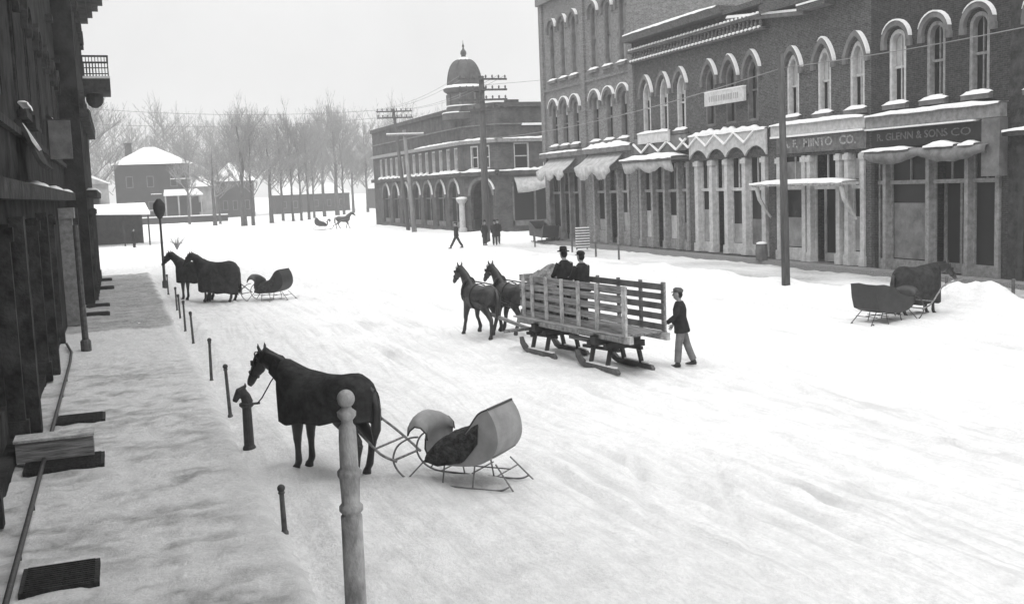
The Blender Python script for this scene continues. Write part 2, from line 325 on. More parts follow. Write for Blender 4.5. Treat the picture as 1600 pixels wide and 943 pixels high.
def ground_h(X, Y):
    h = 0.05 * vnoise(X / 2.3, Y / 3.1) + 0.075 * vnoise(X / .75 + 9, Y / 1.6 + 3) + 0.06 * vnoise(X / .31 + 5, Y / .5) + 0.04 * vnoise(X / .17, Y / .24)
    pack_shade = np.zeros_like(X)
    for pts, hw in TRACKS:
        d = np.full_like(X, 9.0)
        q = []
        for i in range(len(pts) - 1):
            for t in np.linspace(0, 1, 4)[:-1]: q.append((pts[i][0] * (1 - t) + pts[i + 1][0] * t, pts[i][1] * (1 - t) + pts[i + 1][1] * t))
        q.append(pts[-1])
        for (ax, ay), (bx, by) in zip(q[:-1], q[1:]):
            L2 = (bx - ax) ** 2 + (by - ay) ** 2
            t = np.clip(((X - ax) * (bx - ax) + (Y - ay) * (by - ay)) / L2, 0, 1)
            d = np.minimum(d, np.hypot(X - ax - t * (bx - ax), Y - ay - t * (by - ay)))
        d = d + 0.08 * vnoise(X / .6, Y / .9)
        g = np.exp(-(d / hw) ** 2)
        kk = np.clip(0.5 + 1.4 * vnoise(X / 2.1 + 3, Y / 2.7), 0, 1.2); h -= 0.06 * g * kk; h += 0.03 * np.exp(-((d - 2.0 * hw) / hw) ** 2) * kk; pack_shade = np.maximum(pack_shade, 0.34 * g * kk)
    # heaped bank along the far kerb
    cx = 24.15 + 0.35 * vnoise(Y / 4.2, Y * 0) * 2; wv = 0.75 + 0.35 * vnoise(Y / 2.2 + 4, Y * 0)
    amp = 1.35 * (1 - .6 * sstep(25, 31, Y)) * np.clip(0.26 + 0.6 * (vnoise(Y / 1.9, Y * 0 + 7) + 0.6 * vnoise(Y / .8, Y * 0 + 2)), 0.1, 0.6) * (1 - sstep(44, 60, Y)) * sstep(5, 14, Y)
    bank = amp * np.exp(-((X - cx) / (wv * 1.1)) ** 2)
    h += bank * (1 + 0.35 * vnoise(X / .35, Y / .4))
    # bank in front of the corner building, and plough ridge by the near walk
    h += np.clip(0.65 + 0.7 * vnoise(X / 1.7, Y / 2), 0.1, 1.0) * np.exp(-((X - 29.2) / 2.6) ** 2) * np.exp(-((Y - 84) / 3.8) ** 2)
    h += 0.10 * np.exp(-((X - 2.35) / .35) ** 2) * (0.7 + vnoise(X / .5, Y / .7)) * (Y < 62)
    # cleared walk on the far side: lower and greyer
    far = sstep(24.9, 25.6, X + 0.6 * vnoise(X / 1.5, Y / 2.5)) * (X < 40) * (1 - sstep(70, 76, Y))
    trod = np.clip(vnoise(X / 3.1 + 40, Y / 7.0 + 11) * 1.6 + .1, 0, .5) * np.clip(.3 + 1.8 * vnoise(X / .22, Y / .3), 0, 1) * (X < 24) * (X > 2); pack_shade = np.maximum(pack_shade, .35 * trod); h -= .03 * trod
    pack_shade = np.maximum(pack_shade, far * np.clip(0.62 + 1.1 * vnoise(X / 1.1 + 2, Y / 2.6), 0.15, .95) * (1 - 0.55 * sstep(38, 52, Y)))
    h -= 0.08 * far
    # grey trodden crossings
    pack_shade = np.maximum(pack_shade, 0.4 * np.exp(-((Y - (47.2 - (X - 25) * 1.2)) / 1.4) ** 2) * sstep(22.5, 24.5, X) * (X < 28))
    pack_shade = np.maximum(pack_shade, 0.5 * np.exp(-((Y - 96) / 2.2) ** 2) * np.exp(-((X - .3) / 2.4) ** 2))
    for hx, hy, rr in ((2.7, 15.7, 1.3), (4.5, 13.6, 1.1), (9.9, 27.6, 1.6), (11.9, 20.8, .7), (3.8, 44, 1.6), (22.3, 24.8, 1.3)):  # trodden ring round horses, sleighs and walker, with contact shade painted in
        pack_shade = np.maximum(pack_shade, 0.38 * np.exp(-((X - hx) ** 2 + (Y - hy) ** 2) / rr ** 2) * np.clip(0.6 + 1.6 * vnoise(X / .3, Y / .3), 0, 1))
    hill = 0
    return h, pack_shade
def axis(segs):
    out = []
    for a, b, st in segs: out += list(np.arange(a, b, st))
    return np.array(out + [segs[-1][1]])
xs = axis([(-1500, -100, 200), (-100, -20, 10), (-20, 1.4, 1.2), (1.4, 27, 0.13), (27, 45, .5), (45, 120, 8), (120, 1800, 210)])
ys = axis([(-60, 2, 6), (2, 26, 0.13), (26, 45, .22), (45, 80, .5), (80, 140, 1.5), (140, 300, 8), (300, 2400, 210)])
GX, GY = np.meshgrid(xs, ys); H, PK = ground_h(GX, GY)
near = (GX > -30) * (GX < 60) * (GY < 200); H = H * near
def sheet(name, GX, GY, H, PK, m):
    ny, nx = GX.shape; v = np.stack([GX, GY, H], -1).reshape(-1, 3)
    i = np.arange(ny * nx).reshape(ny, nx); f = np.stack([i[:-1, :-1], i[:-1, 1:], i[1:, 1:], i[1:, :-1]], -1).reshape(-1, 4)
    me = bpy.data.meshes.new(name); me.vertices.add(len(v)); me.vertices.foreach_set('co', v.ravel())
    me.loops.add(f.size); me.loops.foreach_set('vertex_index', f.ravel()); me.polygons.add(len(f))
    me.polygons.foreach_set('loop_start', np.arange(0, f.size, 4)); me.polygons.foreach_set('loop_total', np.full(len(f), 4))
    me.update(); me.validate(); me.polygons.foreach_set('use_smooth', [True] * len(f))
    a = me.attributes.new('packed_shade', 'FLOAT', 'POINT'); a.data.foreach_set('value', PK.ravel().astype(np.float32))
    me.materials.append(m); o = bpy.data.objects.new(name, me); COL.objects.link(o); return o
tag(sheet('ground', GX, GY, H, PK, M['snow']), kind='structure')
# near sidewalk: trodden snow, cleared to wet boards further up
xs2 = axis([(-1.9, 1.75, 0.09)]); ys2 = axis([(0, 30, 0.11), (30, 63.4, .25)])
SX, SY = np.meshgrid(xs2, ys2)
SH = 0.10 + 0.04 * vnoise(SX / .9, SY / 1.0) + 0.05 * vnoise(SX / .3, SY / .22) + .04 * vnoise(SX / .13, SY / .13)
SH -= 0.12 * sstep(1.55, 1.76, SX)
edge = vnoise(SX / .8, SY / 1.3)
clear = sstep(35.6, 36.6, SY + 0.8 * edge) * (1 - sstep(63.2, 64.2, SY + .4 * edge)) * (1 - sstep(1.45, 1.8, SX + .25 * edge))
SP = clear * np.clip(.85 + .6 * vnoise(SX / .5, SY / .25), .5, 1) + (1 - clear) * (1 - sstep(27.5, 29, SY + edge)) * np.clip(0.14 + 0.9 * vnoise(SX / .8 + 3, SY / .7) + 1.1 * vnoise(SX / .33, SY / .17) + .6 * vnoise(SX / .12, SY / .1), 0, 0.85)
SP *= 1 - 0.7 * sstep(1.0, 1.6, SX + .5 * edge) * (1 - clear)
SH -= 0.035 * clear
tag(sheet('sidewalk', SX, SY, SH, SP, snow_mat('sidewalk_snow', 0.84, 0.45, 2.2, (1, 1, 1), 0.8, 0.42, patches='pack_shade')), kind='structure')

# ------------------------------------------------------------------ facades
class Face:
    def __init__(s, o, u): s.o = Vector(o); s.U = Vector(u); s.N = s.U.cross(Vector((0, 0, 1)))
    def p(s, u, z, d=0): return s.o + s.U * u + s.N * d + Vector((0, 0, z))
    def box(s, mb, u0, u1, z0, z1, d0, d1):
        mb.add([s.p(u, z, d) for z in (z0, z1) for d in (d0, d1) for u in (u0, u1)], [(0, 2, 3, 1), (4, 5, 7, 6), (0, 1, 5, 4), (2, 6, 7, 3), (0, 4, 6, 2), (1, 3, 7, 5)])
    def prism(s, mb, loop, d0, d1):
        n = len(loop); vs = [s.p(u, z, d) for d in (d0, d1) for u, z in loop]
        tri = tessellate_polygon([[Vector((u, z, 0)) for u, z in loop]])
        fs = [tuple(t) for t in tri] + [tuple(i + n for i in t) for t in tri] + [(i, (i + 1) % n, (i + 1) % n + n, i + n) for i in range(n)]
        mb.add(vs, fs)
    def ring(s, mb, outer, inner, d0, d1, closed=True):
        n = len(outer); vs = [s.p(u, z, d) for d in (d0, d1) for lp in (outer, inner) for u, z in lp]
        fs = []; rg = range(n) if closed else range(n - 1)
        for i in rg:
            j = (i + 1) % n
            fs += [(i, j, n + j, n + i), (2 * n + i, 3 * n + i, 3 * n + j, 2 * n + j), (i, 2 * n + i, 2 * n + j, j), (n + i, n + j, 3 * n + j, 3 * n + i)]
        if not closed: fs += [(0, n, 3 * n, 2 * n), (n - 1, 3 * n - 1, 4 * n - 1, 2 * n - 1)]
        mb.add(vs, fs)
    def wall(s, mb, outer, holes, depth=0.35):
        loops = [[Vector((u, z, 0)) for u, z in outer]] + [[Vector((u, z, 0)) for u, z in h] for h in holes]
        tri = tessellate_polygon(loops); flat = [p for l in loops for p in l]
        mb.add([s.p(p.x, p.y, 0) for p in flat], [tuple(t) for t in tri])
        for h in holes:
            n = len(h); mb.add([s.p(u, z, d) for d in (0, -depth) for u, z in h], [(i, (i + 1) % n, (i + 1) % n + n, i + n) for i in range(n)])
def arch(u, w, z0, z1, kind='round', n=10, g=0.0):
    """window outline; g grows it outwards all round"""
    h = w / 2 + g; z0 = z0 - g
    if kind == 'rect': return [(u - h, z0), (u + h, z0), (u + h, z1 + g), (u - h, z1 + g)]
    rise = {'round': w / 2, 'pointed': w * 0.72, 'seg': w * 0.22}[kind]; zs = z1 - rise; pts = [(u - h, z0), (u + h, z0)]
    for i in range(n + 1):
        t = i / n
        if kind == 'pointed':
            a = t * math.pi; x = math.cos(a); zz = (1 - abs(x) ** 1.6) ** 0.75
            pts.append((u + h * x, zs + (rise + g * 1.3) * zz))
        else:
            a = t * math.pi; pts.append((u + h * math.cos(a), zs + (rise + g) * math.sin(a)))
    return pts
def hoodarc(u, w, z1, kind, g, a0=0.0, a1=1.0, n=10):
    rise = {'round': w / 2, 'pointed': w * 0.72, 'seg': w * 0.22}[kind]; zs = z1 - rise; out = []
    for i in range(n + 1):
        t = a0 + (a1 - a0) * i / n; a = t * math.pi
        if kind == 'pointed':
            x = math.cos(a); out.append((u + (w / 2 + g) * x, zs + (rise + g * 1.3) * (1 - abs(x) ** 1.6) ** 0.75))
        else: out.append((u + (w / 2 + g) * math.cos(a), zs + (rise + g) * math.sin(a)))
    return out
def window(f, parent, u, w, z0, z1, kind='round', fm='trim', pm='glass', blind=0.0, snow=(0.0, 0.62), hood=True, sill=True, fw_=0.13, mull=True, hoodm='trimdark', depth=0.3, bm_='blind'):
    F = MB(); lo = arch(u, w, z0, z1, kind, g=-0.005); li = arch(u, w, z0, z1, kind, g=-fw_)
    f.ring(F, lo, li, -depth, -0.02)
    zm = z0 + (z1 - z0) * 0.5
    f.box(F, u - w / 2 + fw_, u + w / 2 - fw_, zm - .05, zm + .05, -depth + .02, -depth + .12)
    if mull: f.box(F, u - .025, u + .025, z0 + fw_, z1 - fw_ - .02, -depth + .03, -depth + .1)
    o = F.build('window', M[fm], parent)
    P = MB(); f.prism(P, arch(u, w, z0, z1, kind, g=-fw_ * 0.5), -depth + .0, -depth + .03); P.build('pane', M[pm], o)
    if blind:
        B = MB(); zb = z1 - (z1 - z0) * blind
        lp = [(a, max(b, zb)) for a, b in arch(u, w, z0, z1, kind, g=-fw_ - .02)]
        f.prism(B, [(lp[0][0], zb)] + [(lp[1][0], zb)] + lp[2:], -depth + .035, -depth + .05); B.build('blind', M[bm_], o)
    if sill:
        S = MB(); f.box(S, u - w / 2 - .18, u + w / 2 + .18, z0 - .2, z0 - .01, 0.003, .22); s = S.build('sill', M[hoodm], o)
        K = MB(); rows = []
        for i in range(9):
            uu = u - w / 2 - .2 + (w + .4) * i / 8; hh = .05 + .13 * math.sin(math.pi * i / 8) ** .5 * (0.7 + .5 * random.random())
            rows.append([f.p(uu, z0 - .01, -.25), f.p(uu, z0 + hh, -.22), f.p(uu, z0 + hh * .9, .1), f.p(uu, z0 - .02, .25)])
        K.grid(rows); k = K.build('snow_cap', M['cap'], o, smooth=True)
    if hood:
        Hh = MB(); g1 = .14; g2 = .34
        f.ring(Hh, hoodarc(u, w, z1, kind, g2), hoodarc(u, w, z1, kind, g1), 0.003, .17, closed=False)
        for sgn in (-1, 1):
            rise = {'round': w / 2, 'pointed': w * 0.72, 'seg': w * .22}[kind]; zs = z1 - rise
            f.box(Hh, u + sgn * (w / 2 + .24) - .13, u + sgn * (w / 2 + .24) + .13, zs - .25, zs, 0.004, .15)
        Hh.build('hood_mould', M[hoodm], o)
        if snow and random.random() < .94:
            snow = (max(0, snow[0] + random.uniform(-.02, .12)), min(1, snow[1] + random.uniform(-.12, .06)))
            S = MB(); n = 10; oa = hoodarc(u, w, z1, kind, g2 + .065, *snow); ia = hoodarc(u, w, z1, kind, g2 + .005, *snow)
            for i in range(n + 1):
                t = math.sin(math.pi * min(1, max(0, i / n))) ** .5
                oa[i] = (ia[i][0] + (oa[i][0] - ia[i][0]) * max(t, .05), ia[i][1] + (oa[i][1] - ia[i][1]) * max(t, .05))
            f.ring(S, oa, ia, .0, .2, closed=False); S.build('snow_ridge', M['cap'], o)
    return o
def snow_strip(f, parent, u0, u1, z, d0, d1, h=.1, name='snow_cap', seg=None, amp=.6):
    K = MB(); rows = []; n = seg or max(4, int(abs(u1 - u0) / .35))
    for i in range(n + 1):
        uu = u0 + (u1 - u0) * i / n; e = min(1, 4 * min(i, n - i) / n + .25); hh = h * e * (1 - amp / 2 + amp * random.random())
        rows.append([f.p(uu, z + .002, d0), f.p(uu, z + hh, d0 + .01), f.p(uu, z + hh, d0 + (d1 - d0) * .7), f.p(uu, z + hh * .5, d1 + .02), f.p(uu, z - .03 - .04 * random.random(), d1 + .03)])
    K.grid(rows); return K.build(name, M['cap'], parent, smooth=True)
def shell(f, parent, u0, u1, h, depth, m, roof=True, z0=-0.3):
    """sides, back and flat roof of a building behind its facade"""
    B = MB()
    a = [f.p(u0, z0, -.0), f.p(u1, z0, -.0), f.p(u1, h, -.0), f.p(u0, h, -.0)]; b = [f.p(u0, z0, -depth), f.p(u1, z0, -depth), f.p(u1, h, -depth), f.p(u0, h, -depth)]
    B.add(a + b, [(0, 4, 7, 3), (1, 2, 6, 5), (4, 5, 6, 7)]); B.build('side_wall', M[m], parent, recalc=False)
    Rf = MB(); Rf.add([f.p(u0, h - .6, -.36), f.p(u1, h - .6, -.36), f.p(u1, h - .6, -depth), f.p(u0, h - .6, -depth)], [(0, 1, 2, 3)]); Rf.build('roof', M['cap'], parent, recalc=False)
def inner_dark(f, parent, u0, u1, z0, z1, d=-1.2):
    B = MB(); f.box(B, u0, u1, z0, z1, d - .1, d); B.build('interior_wall', M['dark'], parent)
def text_on(f, parent, s, uc, zc, size, m, d, width=None, rotz=0, name='lettering', shear=0, bold=0.0):
    cu = bpy.data.curves.new('t', 'FONT'); cu.body = s; cu.size = size; cu.extrude = .012; cu.align_x = 'CENTER'; cu.align_y = 'CENTER'; cu.offset = bold; cu.resolution_u = 3
    o = bpy.data.objects.new('t', cu); COL.objects.link(o)
    dg = bpy.context.evaluated_depsgraph_get(); me = bpy.data.meshes.new_from_object(o.evaluated_get(dg)); bpy.data.objects.remove(o)
    xs_ = [v.co.x for v in me.vertices]; k = (width / (max(xs_) - min(xs_))) if width else 1
    for v in me.vertices:
        u, z, t = v.co.x * k, v.co.y, v.co.z; u += shear * z; v.co = f.p(uc + u, zc + z, d + t)
    me.materials.clear(); me.materials.append(m); me.name = name
    n = bpy.data.objects.new(name, me); COL.objects.link(n); n.parent = parent; return n

RF = Face((30.4, 0, 0), (0, -1, 0))        # u = -Y
# --- building A : three storeys, two bays
A = empty('brick_building', 'tall three storey grey brick building, highest of the row, with narrow round headed windows', 'building')
u0, u1, hA = -73.2, -58.4, 20.5
holes = []; wins = []
for y in (71.0, 69.1, 67.25, 64.05, 61.95, 59.9):
    holes.append(arch(-y, 1.0, 11.65, 15.75, 'round')); holes.append(arch(-y, 1.05, 6.95, 10.0, 'round'))
holes.append(arch(-69.6, 5.8, .25, 5.0, 'rect')); holes.append(arch(-62.1, 5.6, .25, 5.0, 'rect'))
W = MB(); RF.wall(W, [(u0, -.3), (u1, -.3), (u1, hA), (u0, hA)], holes); W.build('wall', M['brick'], A, recalc=False)
shell(RF, A, u0, u1, hA, 16, 'brick')
for y in (71.0, 69.1, 67.25, 64.05, 61.95, 59.9):
    window(RF, A, -y, 1.0, 11.65, 15.75, 'round', 'trimdark', 'glassgrey', blind=.9, snow=(0.05, .45), bm_='glassgrey')
    window(RF, A, -y, 1.05, 6.95, 10.0, 'round', 'trimdark', 'glass', blind=.3, snow=(.02, .98))
for u in (u0 + .35, -65.7, u1 - .25):
    P = MB(); RF.box(P, u - .3, u + .3, 5.9, hA - .5, .004, .16); P.build('pilaster', M['brick'], A)
P = MB(); RF.box(P, u0, u1, 17.2, 17.7, .005, .35); P.build('parapet_band', M['brick'], A)
P = MB(); RF.box(P, u0, u1, 10.95, 11.1, .006, .12); P.build('string_course', M['brick'], A)
C = MB(); RF.box(C, u0, u1, 6.15, 6.5, .007, .45); C.build('cornice', M['trimdark'], A); snow_strip(RF, A, -65.4, u1, 6.5, .0, .45, .28); snow_strip(RF, A, u0 + .2, -66.2, 6.5, .0, .45, .08)
def storefront(f, parent, ua, ub, z0, z1, cols, colm='cast', pm='glass', base=.7, trans=3.6, door=None, low=None, depth=.28, cw=.24):
    """columns, transom, panes, low panels"""
    for c in cols:
        C = MB(); f.box(C, c - cw / 2, c + cw / 2, z0, z1, -.22, .09); f.box(C, c - cw * .7, c + cw * .7, z1 - .3, z1 - .06, -.2, .15); f.box(C, c - cw * .7, c + cw * .7, z0, z0 + .45, -.2, .14); C.build('column', M[colm], parent)
    T = MB(); edges = sorted([ua, ub] + list(cols))
    for i in range(len(edges) - 1):
        a, b = edges[i] + cw / 2, edges[i + 1] - cw / 2
        if b - a < .3: continue
        dd = door is not None and i in door
        P = MB(); f.box(P, a, b, z0 + (0.05 if dd else base), z1, -depth - .5 * dd - .05, -depth - .5 * dd); P.build('door_pane' if dd else 'shop_pane', M[pm], parent)
        f.box(T, a, b, trans - .08, trans + .08, -depth + .01, -depth + .14)
        f.box(T, a, a + .09, z0 + base * (not dd), z1 - .01, -depth + .012, -depth + .1); f.box(T, b - .09, b, z0 + base * (not dd), z1 - .01, -depth + .012, -depth + .1)
        f.box(T, (a + b) / 2 - .03, (a + b) / 2 + .03, trans + .08, z1 - .02, -depth + .013, -depth + .08)
        if not dd:
            f.box(T, a, b, z0, z0 + base, -depth - .05, -depth + .1)
            if low:
                L = MB(); f.box(L, a + .12, b - .12, z0 + base + .02, z0 + base + low * random.uniform(.5, 1.05), -depth + .011, -depth + .03); L.build('window_curtain', M[random.choice(('curtain', 'glassgrey', 'trimdark', 'blind'))], parent)
        else:
            D = MB(); f.box(D, (a + b) / 2 - .06, (a + b) / 2 + .06, z0, trans - .1, -depth - .49, -depth - .4); f.box(D, a, b, z0, z0 + .4, -depth - .49, -depth - .42); f.box(D, a, a + .12, z0 + .4, trans - .1, -depth - .49, -depth - .41); f.box(D, b - .12, b, z0 + .4, trans - .1, -depth - .49, -depth - .41)
            D.build('door', M[colm], parent)
    T.build('shopfront_frame', M[colm], parent)
storefront(RF, A, -72.5, -66.7, .25, 5.0, [-72.3, -70.2, -68.6, -66.9], 'trimdark', door=[2], base=.9)
storefront(RF, A, -64.9, -59.3, .25, 5.0, [-64.6, -62.8, -61.0, -59.5], 'cast', door=[2], base=.8, low=1.3)
def sloped_awning(f, parent, ua, ub, z1, z0, out, m='awning', scallops=0, drop=.0, snow=True, name='awning', inset=.25):
    B = MB(); rows = []
    for i in range(7):
        t = i / 6; rows.append([f.p(ua + inset * (1 - t) * .0, z1 + (z0 - z1) * t - .07 * math.sin(math.pi * t), .05 + out * t), f.p(ub - inset * (1 - t), z1 + (z0 - z1) * t - .07 * math.sin(math.pi * t), .05 + out * t)])
    B.grid(rows); o = thicken(B.build(name, M[m], parent), .05)
    if drop:
        V = MB(); n = 40; rows = []
        for i in range(n + 1):
            t = i / n; u = ua + (ub - ua) * t; dz = drop * (.3 + .6 * abs(math.sin(math.pi * t * max(1, scallops)))) * (.95 + .1 * random.random())
            rows.append([f.p(u, z0 + .02, .05 + out), f.p(u, z0 - dz * .5, .02 + out - .06 * math.sin(i * 1.7)), f.p(u, z0 - dz, out - .05 * math.cos(i * 1.3))])
        V.grid(rows); thicken(V.build('valance', M[m], o, smooth=True), .04)
    if snow:
        K = MB(); rows = []
        for i in range(9):
            u = ua + (ub - ua) * i / 8; rows.append([f.p(u, z0 + .3, .02 + out * .7), f.p(u, z0 + .22 + .1 * random.random(), out * .95), f.p(u, z0 + .05, out + .1)])
        K.grid(rows); thicken(K.build('snow_cap', M['cap'], o, smooth=True), .05)
    return o
sloped_awning(RF, A, -72.2, -67.2, 6.0, 5.15, 1.1, 'awning', 3, .75, snow=False)
sloped_awning(RF, A, -65.3, -59.9, 6.05, 5.25, 1.1, 'awning', 2, .95, snow=False)
tagp = MB(); RF.box(tagp, -66.35, -66.1, .1, 4.5, .02, .3); tagp.build('downpipe', M['trimdark'], A)

# --- building B : two storeys with balustraded parapet
B_ = empty('brick_building', 'two storey dark brick building with balustraded parapet and zigzag shopfront frieze', 'building')
u0, u1 = -58.395, -44.2; hB = 12.6
holes = []
for y in (56.9, 54.8, 52.8, 49.7, 47.7, 45.7): holes.append(arch(-y, .98, 7.0, 10.1, 'pointed'))
holes.append(arch(-55.1, 6.1, .22, 5.2, 'rect')); holes.append(arch(-47.95, 7.1, .22, 5.2, 'rect'))
W = MB(); RF.wall(W, [(u0, -.3), (u1, -.3), (u1, hB), (u0, hB)], holes); W.build('wall', M['brick2'], B_, recalc=False)
shell(RF, B_, u0, u1, hB, 15, 'brick2')
for i, y in enumerate((56.9, 54.8, 52.8, 49.7, 47.7, 45.7)):
    window(RF, B_, -y, .98, 7.0, 10.1, 'pointed', 'trim' if i < 3 else 'trimdark', 'glass', blind=.35 if i < 3 else .0, snow=(0.02, .52), sill=i < 3)
C = MB(); RF.box(C, u0, -47.6, 12.55, 13.0, -.3, .75); RF.box(C, -47.6, u1, 12.5, 12.75, -.3, .5)
RF.box(C, u0, u1, 11.9, 12.05, .005, .5); RF.box(C, u0, u1, 11.3, 11.42, .006, .4); C.build('cornice', M['brick2'], B_)
snow_strip(RF, B_, u0, -47.8, 13.0, -.2, .75, .16, 'snow_cap', amp=.2)
Bd = MB(); Dn = []
for k in range(38):
    u = u0 + .25 + k * .367
    c = RF.p(u, 0, .25); Bd.lathe([(.05, 11.42), (.09, 11.55), (.1, 11.65), (.05, 11.8), (.08, 11.9)], (c.x, c.y, 0), 8)
    c = RF.p(u, 0, .42); Dn.append(((c.x, c.y, 12.1), (.11, .12, .09))); c = RF.p(u, 0, .36); Dn.append(((c.x, c.y, 11.45), (.1, .12, .08)))
o = Bd.build('balustrade', M['brick'], B_)
for c, rr in Dn: K = MB(); K.blob(c, rr, 8, 5); K.build('snow_cap', M['cap'], o, smooth=True)
# raking snow covered ledge over the joint with the next building
G = MB(); RF.prism(G, [(-47.3, 12.1), (-40.9, 11.45), (-40.9, 11.62), (-47.3, 12.28)], .1, .45); G.build('raking_ledge', M['trimdark'], B_)
K = MB(); RF.prism(K, [(-47.35, 12.28), (-40.85, 11.62), (-40.9, 11.72), (-47.2, 12.4)], .05, .48); K.build('snow_cap', M['cap'], B_)
# lattice frieze, shelf, columns
Z = MB()
def zig(f, mb, ua, ub, n, zt, zb, d0=.3, d1=.42, wdt=.1):
    st = (ub - ua) / n
    for k in range(n):
        a, m_, b = ua + k * st, ua + (k + .5) * st, ua + (k + 1) * st
        for (p, zp), (q, zq) in (((a, zt), (m_, zb)), ((m_, zb), (b, zt))):
            f.prism(mb, [(p, zp), (q, zq), (q, zq - wdt), (p, zp - wdt)], d0, d1)
zig(RF, Z, -58.1, -51.8, 3, 6.5, 5.95); zg = Z.build('zigzag_trim', M['cap'], B_)
K = MB(); RF.box(K, -58.2, -51.9, 5.85, 6.75, .01, .25); K.build('fascia', M['trimdark'], B_)
K = MB(); RF.box(K, -58.35, -52.0, 5.35, 5.5, .02, 1.2); K.build('canopy_shelf', M['wooddark'], B_); snow_strip(RF, B_, -58.4, -51.95, 5.5, .1, 1.2, .26)
K = MB(); n = 30; rows = []
for i in range(n + 1):
    t = i / n; u = -58.2 + 6.0 * t; dz = .3 + .35 * abs(math.sin(7 * t + 1)) * random.uniform(.9, 1.1)
    rows.append([RF.p(u, 5.33, 1.1), RF.p(u, 5.33 - dz * .6, 1.0 + .06 * math.sin(i * 2)), RF.p(u, 5.33 - dz, .92)])
K.grid(rows); thicken(K.build('rolled_awning', M['awning'], B_, smooth=True), .05)
storefront(RF, B_, -58.1, -52.1, .22, 5.2, [-57.9, -56.4, -54.9, -53.3, -52.2], 'cast', door=[2], base=.55, low=1.8)
storefront(RF, B_, -51.4, -44.5, .22, 5.2, [-51.2, -49.7, -48.2, -46.5, -44.75], 'trim', door=[2], base=.55, low=1.9, cw=.34)
# scalloped white frieze of the second shop
fr = MB(); st = 1.84; ua = -51.55
lp = [(ua, 6.55)]
for k in range(4): lp += [(ua + k * st + st, 6.55)]
top = lp; bot = []
for k in range(3, -1, -1):
    for j in range(8, -1, -1):
        t = j / 8; bot.append((ua + k * st + st * t, 5.28 + .48 * (math.sin(math.pi * t)) ** .7))
RF.prism(fr, [(ua, 6.55), (ua + 4 * st, 6.55)] + bot, .2, .3); fro = fr.build('scalloped_frieze', M['trim'], B_)
Z = MB(); zig(RF, Z, ua - st / 2, ua + 3.5 * st, 4, 6.55, 6.0, .3, .4, .09); Z.build('zigzag_trim', M['cap'], fro)
snow_strip(RF, B_, ua, ua + 4 * st, 6.55, .1, .34, .22, amp=.9)
# --- building C
C_ = empty('brick_building', 'two storey dark brick building over the shop lettered A. F. MINTO CO.', 'building')
u0, u1 = -44.195, -36.85; hC = 12.4
holes = [arch(-y, .95, 6.95, 9.85, 'pointed') for y in (42.35, 40.0, 37.75)] + [arch(-40.5, 6.6, .15, 5.1, 'rect')]
W = MB(); RF.wall(W, [(u0, -.3), (u1, -.3), (u1, hC), (u0, hC)], holes); W.build('wall', M['brick2'], C_, recalc=False)
shell(RF, C_, u0, u1, hC, 15, 'brick2')
for y in (42.35, 40.0, 37.75): window(RF, C_, -y, .95, 6.95, 9.85, 'pointed', 'trim', 'glass', blind=.52, snow=(0.02, .55), fw_=.15)
C = MB(); RF.box(C, u0, u1, 12.0, 12.4, .004, .6); RF.box(C, -41.2, -39.2, 11.62, 11.85, .005, .6); RF.box(C, -40.6, -40.1, 12.4, 13.6, -.3, .2)
C.build('cornice', M['brick2'], C_); K = MB(); RF.box(K, -41.2, -39.2, 11.85, 11.93, .003, .64); RF.box(K, -40.65, -40.1, 12.5, 13.62, .203, .3); RF.box(K, -39.6, -37.6, 12.405, 12.5, .3, .64); K.build('snow_cap', M['cap'], C_)
C = MB(); RF.box(C, u0 + .5, u1, 6.1, 6.62, .01, .35); C.build('fascia', M['trim'], C_); snow_strip(RF, C_, u0 + .5, u1, 6.62, .0, .42, .14, amp=.3)
K = MB(); RF.box(K, u0 + .5, u1 - .1, 6.0, 6.09, .01, .4); K.build('ledge', M['cap'], C_)
S = MB(); RF.box(S, -43.5, -37.0, 5.25, 5.97, .02, .16); sg = S.build('name_board', M['signdark'], C_)
text_on(RF, sg, 'A. F.', -42.35, 5.66, .5, M['lettergrey'], .165, 1.15, bold=.012)
text_on(RF, sg, 'MINTO', -40.3, 5.66, .52, M['lettergrey'], .165, 2.1, bold=.012)
text_on(RF, sg, 'CO.', -38.2, 5.66, .52, M['lettergrey'], .165, 1.1, bold=.012)
L = MB()
for a, b in ((-43.2, -42.4), (-42.2, -39.7), (-39.0, -37.6)):
    u = a
    while u < b: w_ = random.uniform(.05, .14); RF.box(L, u, u + w_, 5.3, 5.38 + .05 * random.random(), .165, .175); u += w_ + .06
L.build('small_lettering', M['trimdark'], sg)
storefront(RF, C_, -43.8, -37.2, .15, 5.1, [-43.5, -41.5, -41.1, -39.0, -38.4, -37.35], 'trim', 'glass', door=[3], base=.6, trans=3.6, cw=.26)
for a, b, c, d, n_, m_ in ((-43.3, -41.7, 3.95, 4.85, 'transom_shade', 'glassgrey'), (-38.9, -37.5, 3.95, 4.85, 'transom_shade', 'glassgrey'), (-43.2, -41.7, .8, 2.2, 'window_curtain', 'curtain'), (-38.2, -37.5, .8, 2.3, 'window_curtain', 'curtain')):
    K = MB(); RF.box(K, a, b, c, d, -.275, -.235); K.build(n_, M[m_], C_)
K = MB(); RF.prism(K, [(-44.6, 3.72), (-37.5, 3.72), (-37.5, 3.86), (-44.6, 3.86)], .1, 1.0); K.build('canopy_shelf', M['wood'], C_); snow_strip(RF, C_, -44.6, -37.5, 3.86, .1, 1.0, .16, amp=.3)
for u in (-44.1, -37.7):
    K = MB(); pts = [RF.p(u, 3.7, .9), RF.p(u, 3.1, .75), RF.p(u, 2.5, .35), RF.p(u, 2.2, .1)]; K.tube(pts, [.12, .1, .08, .05], 8); K.build('bracket', M['trim'], C_)
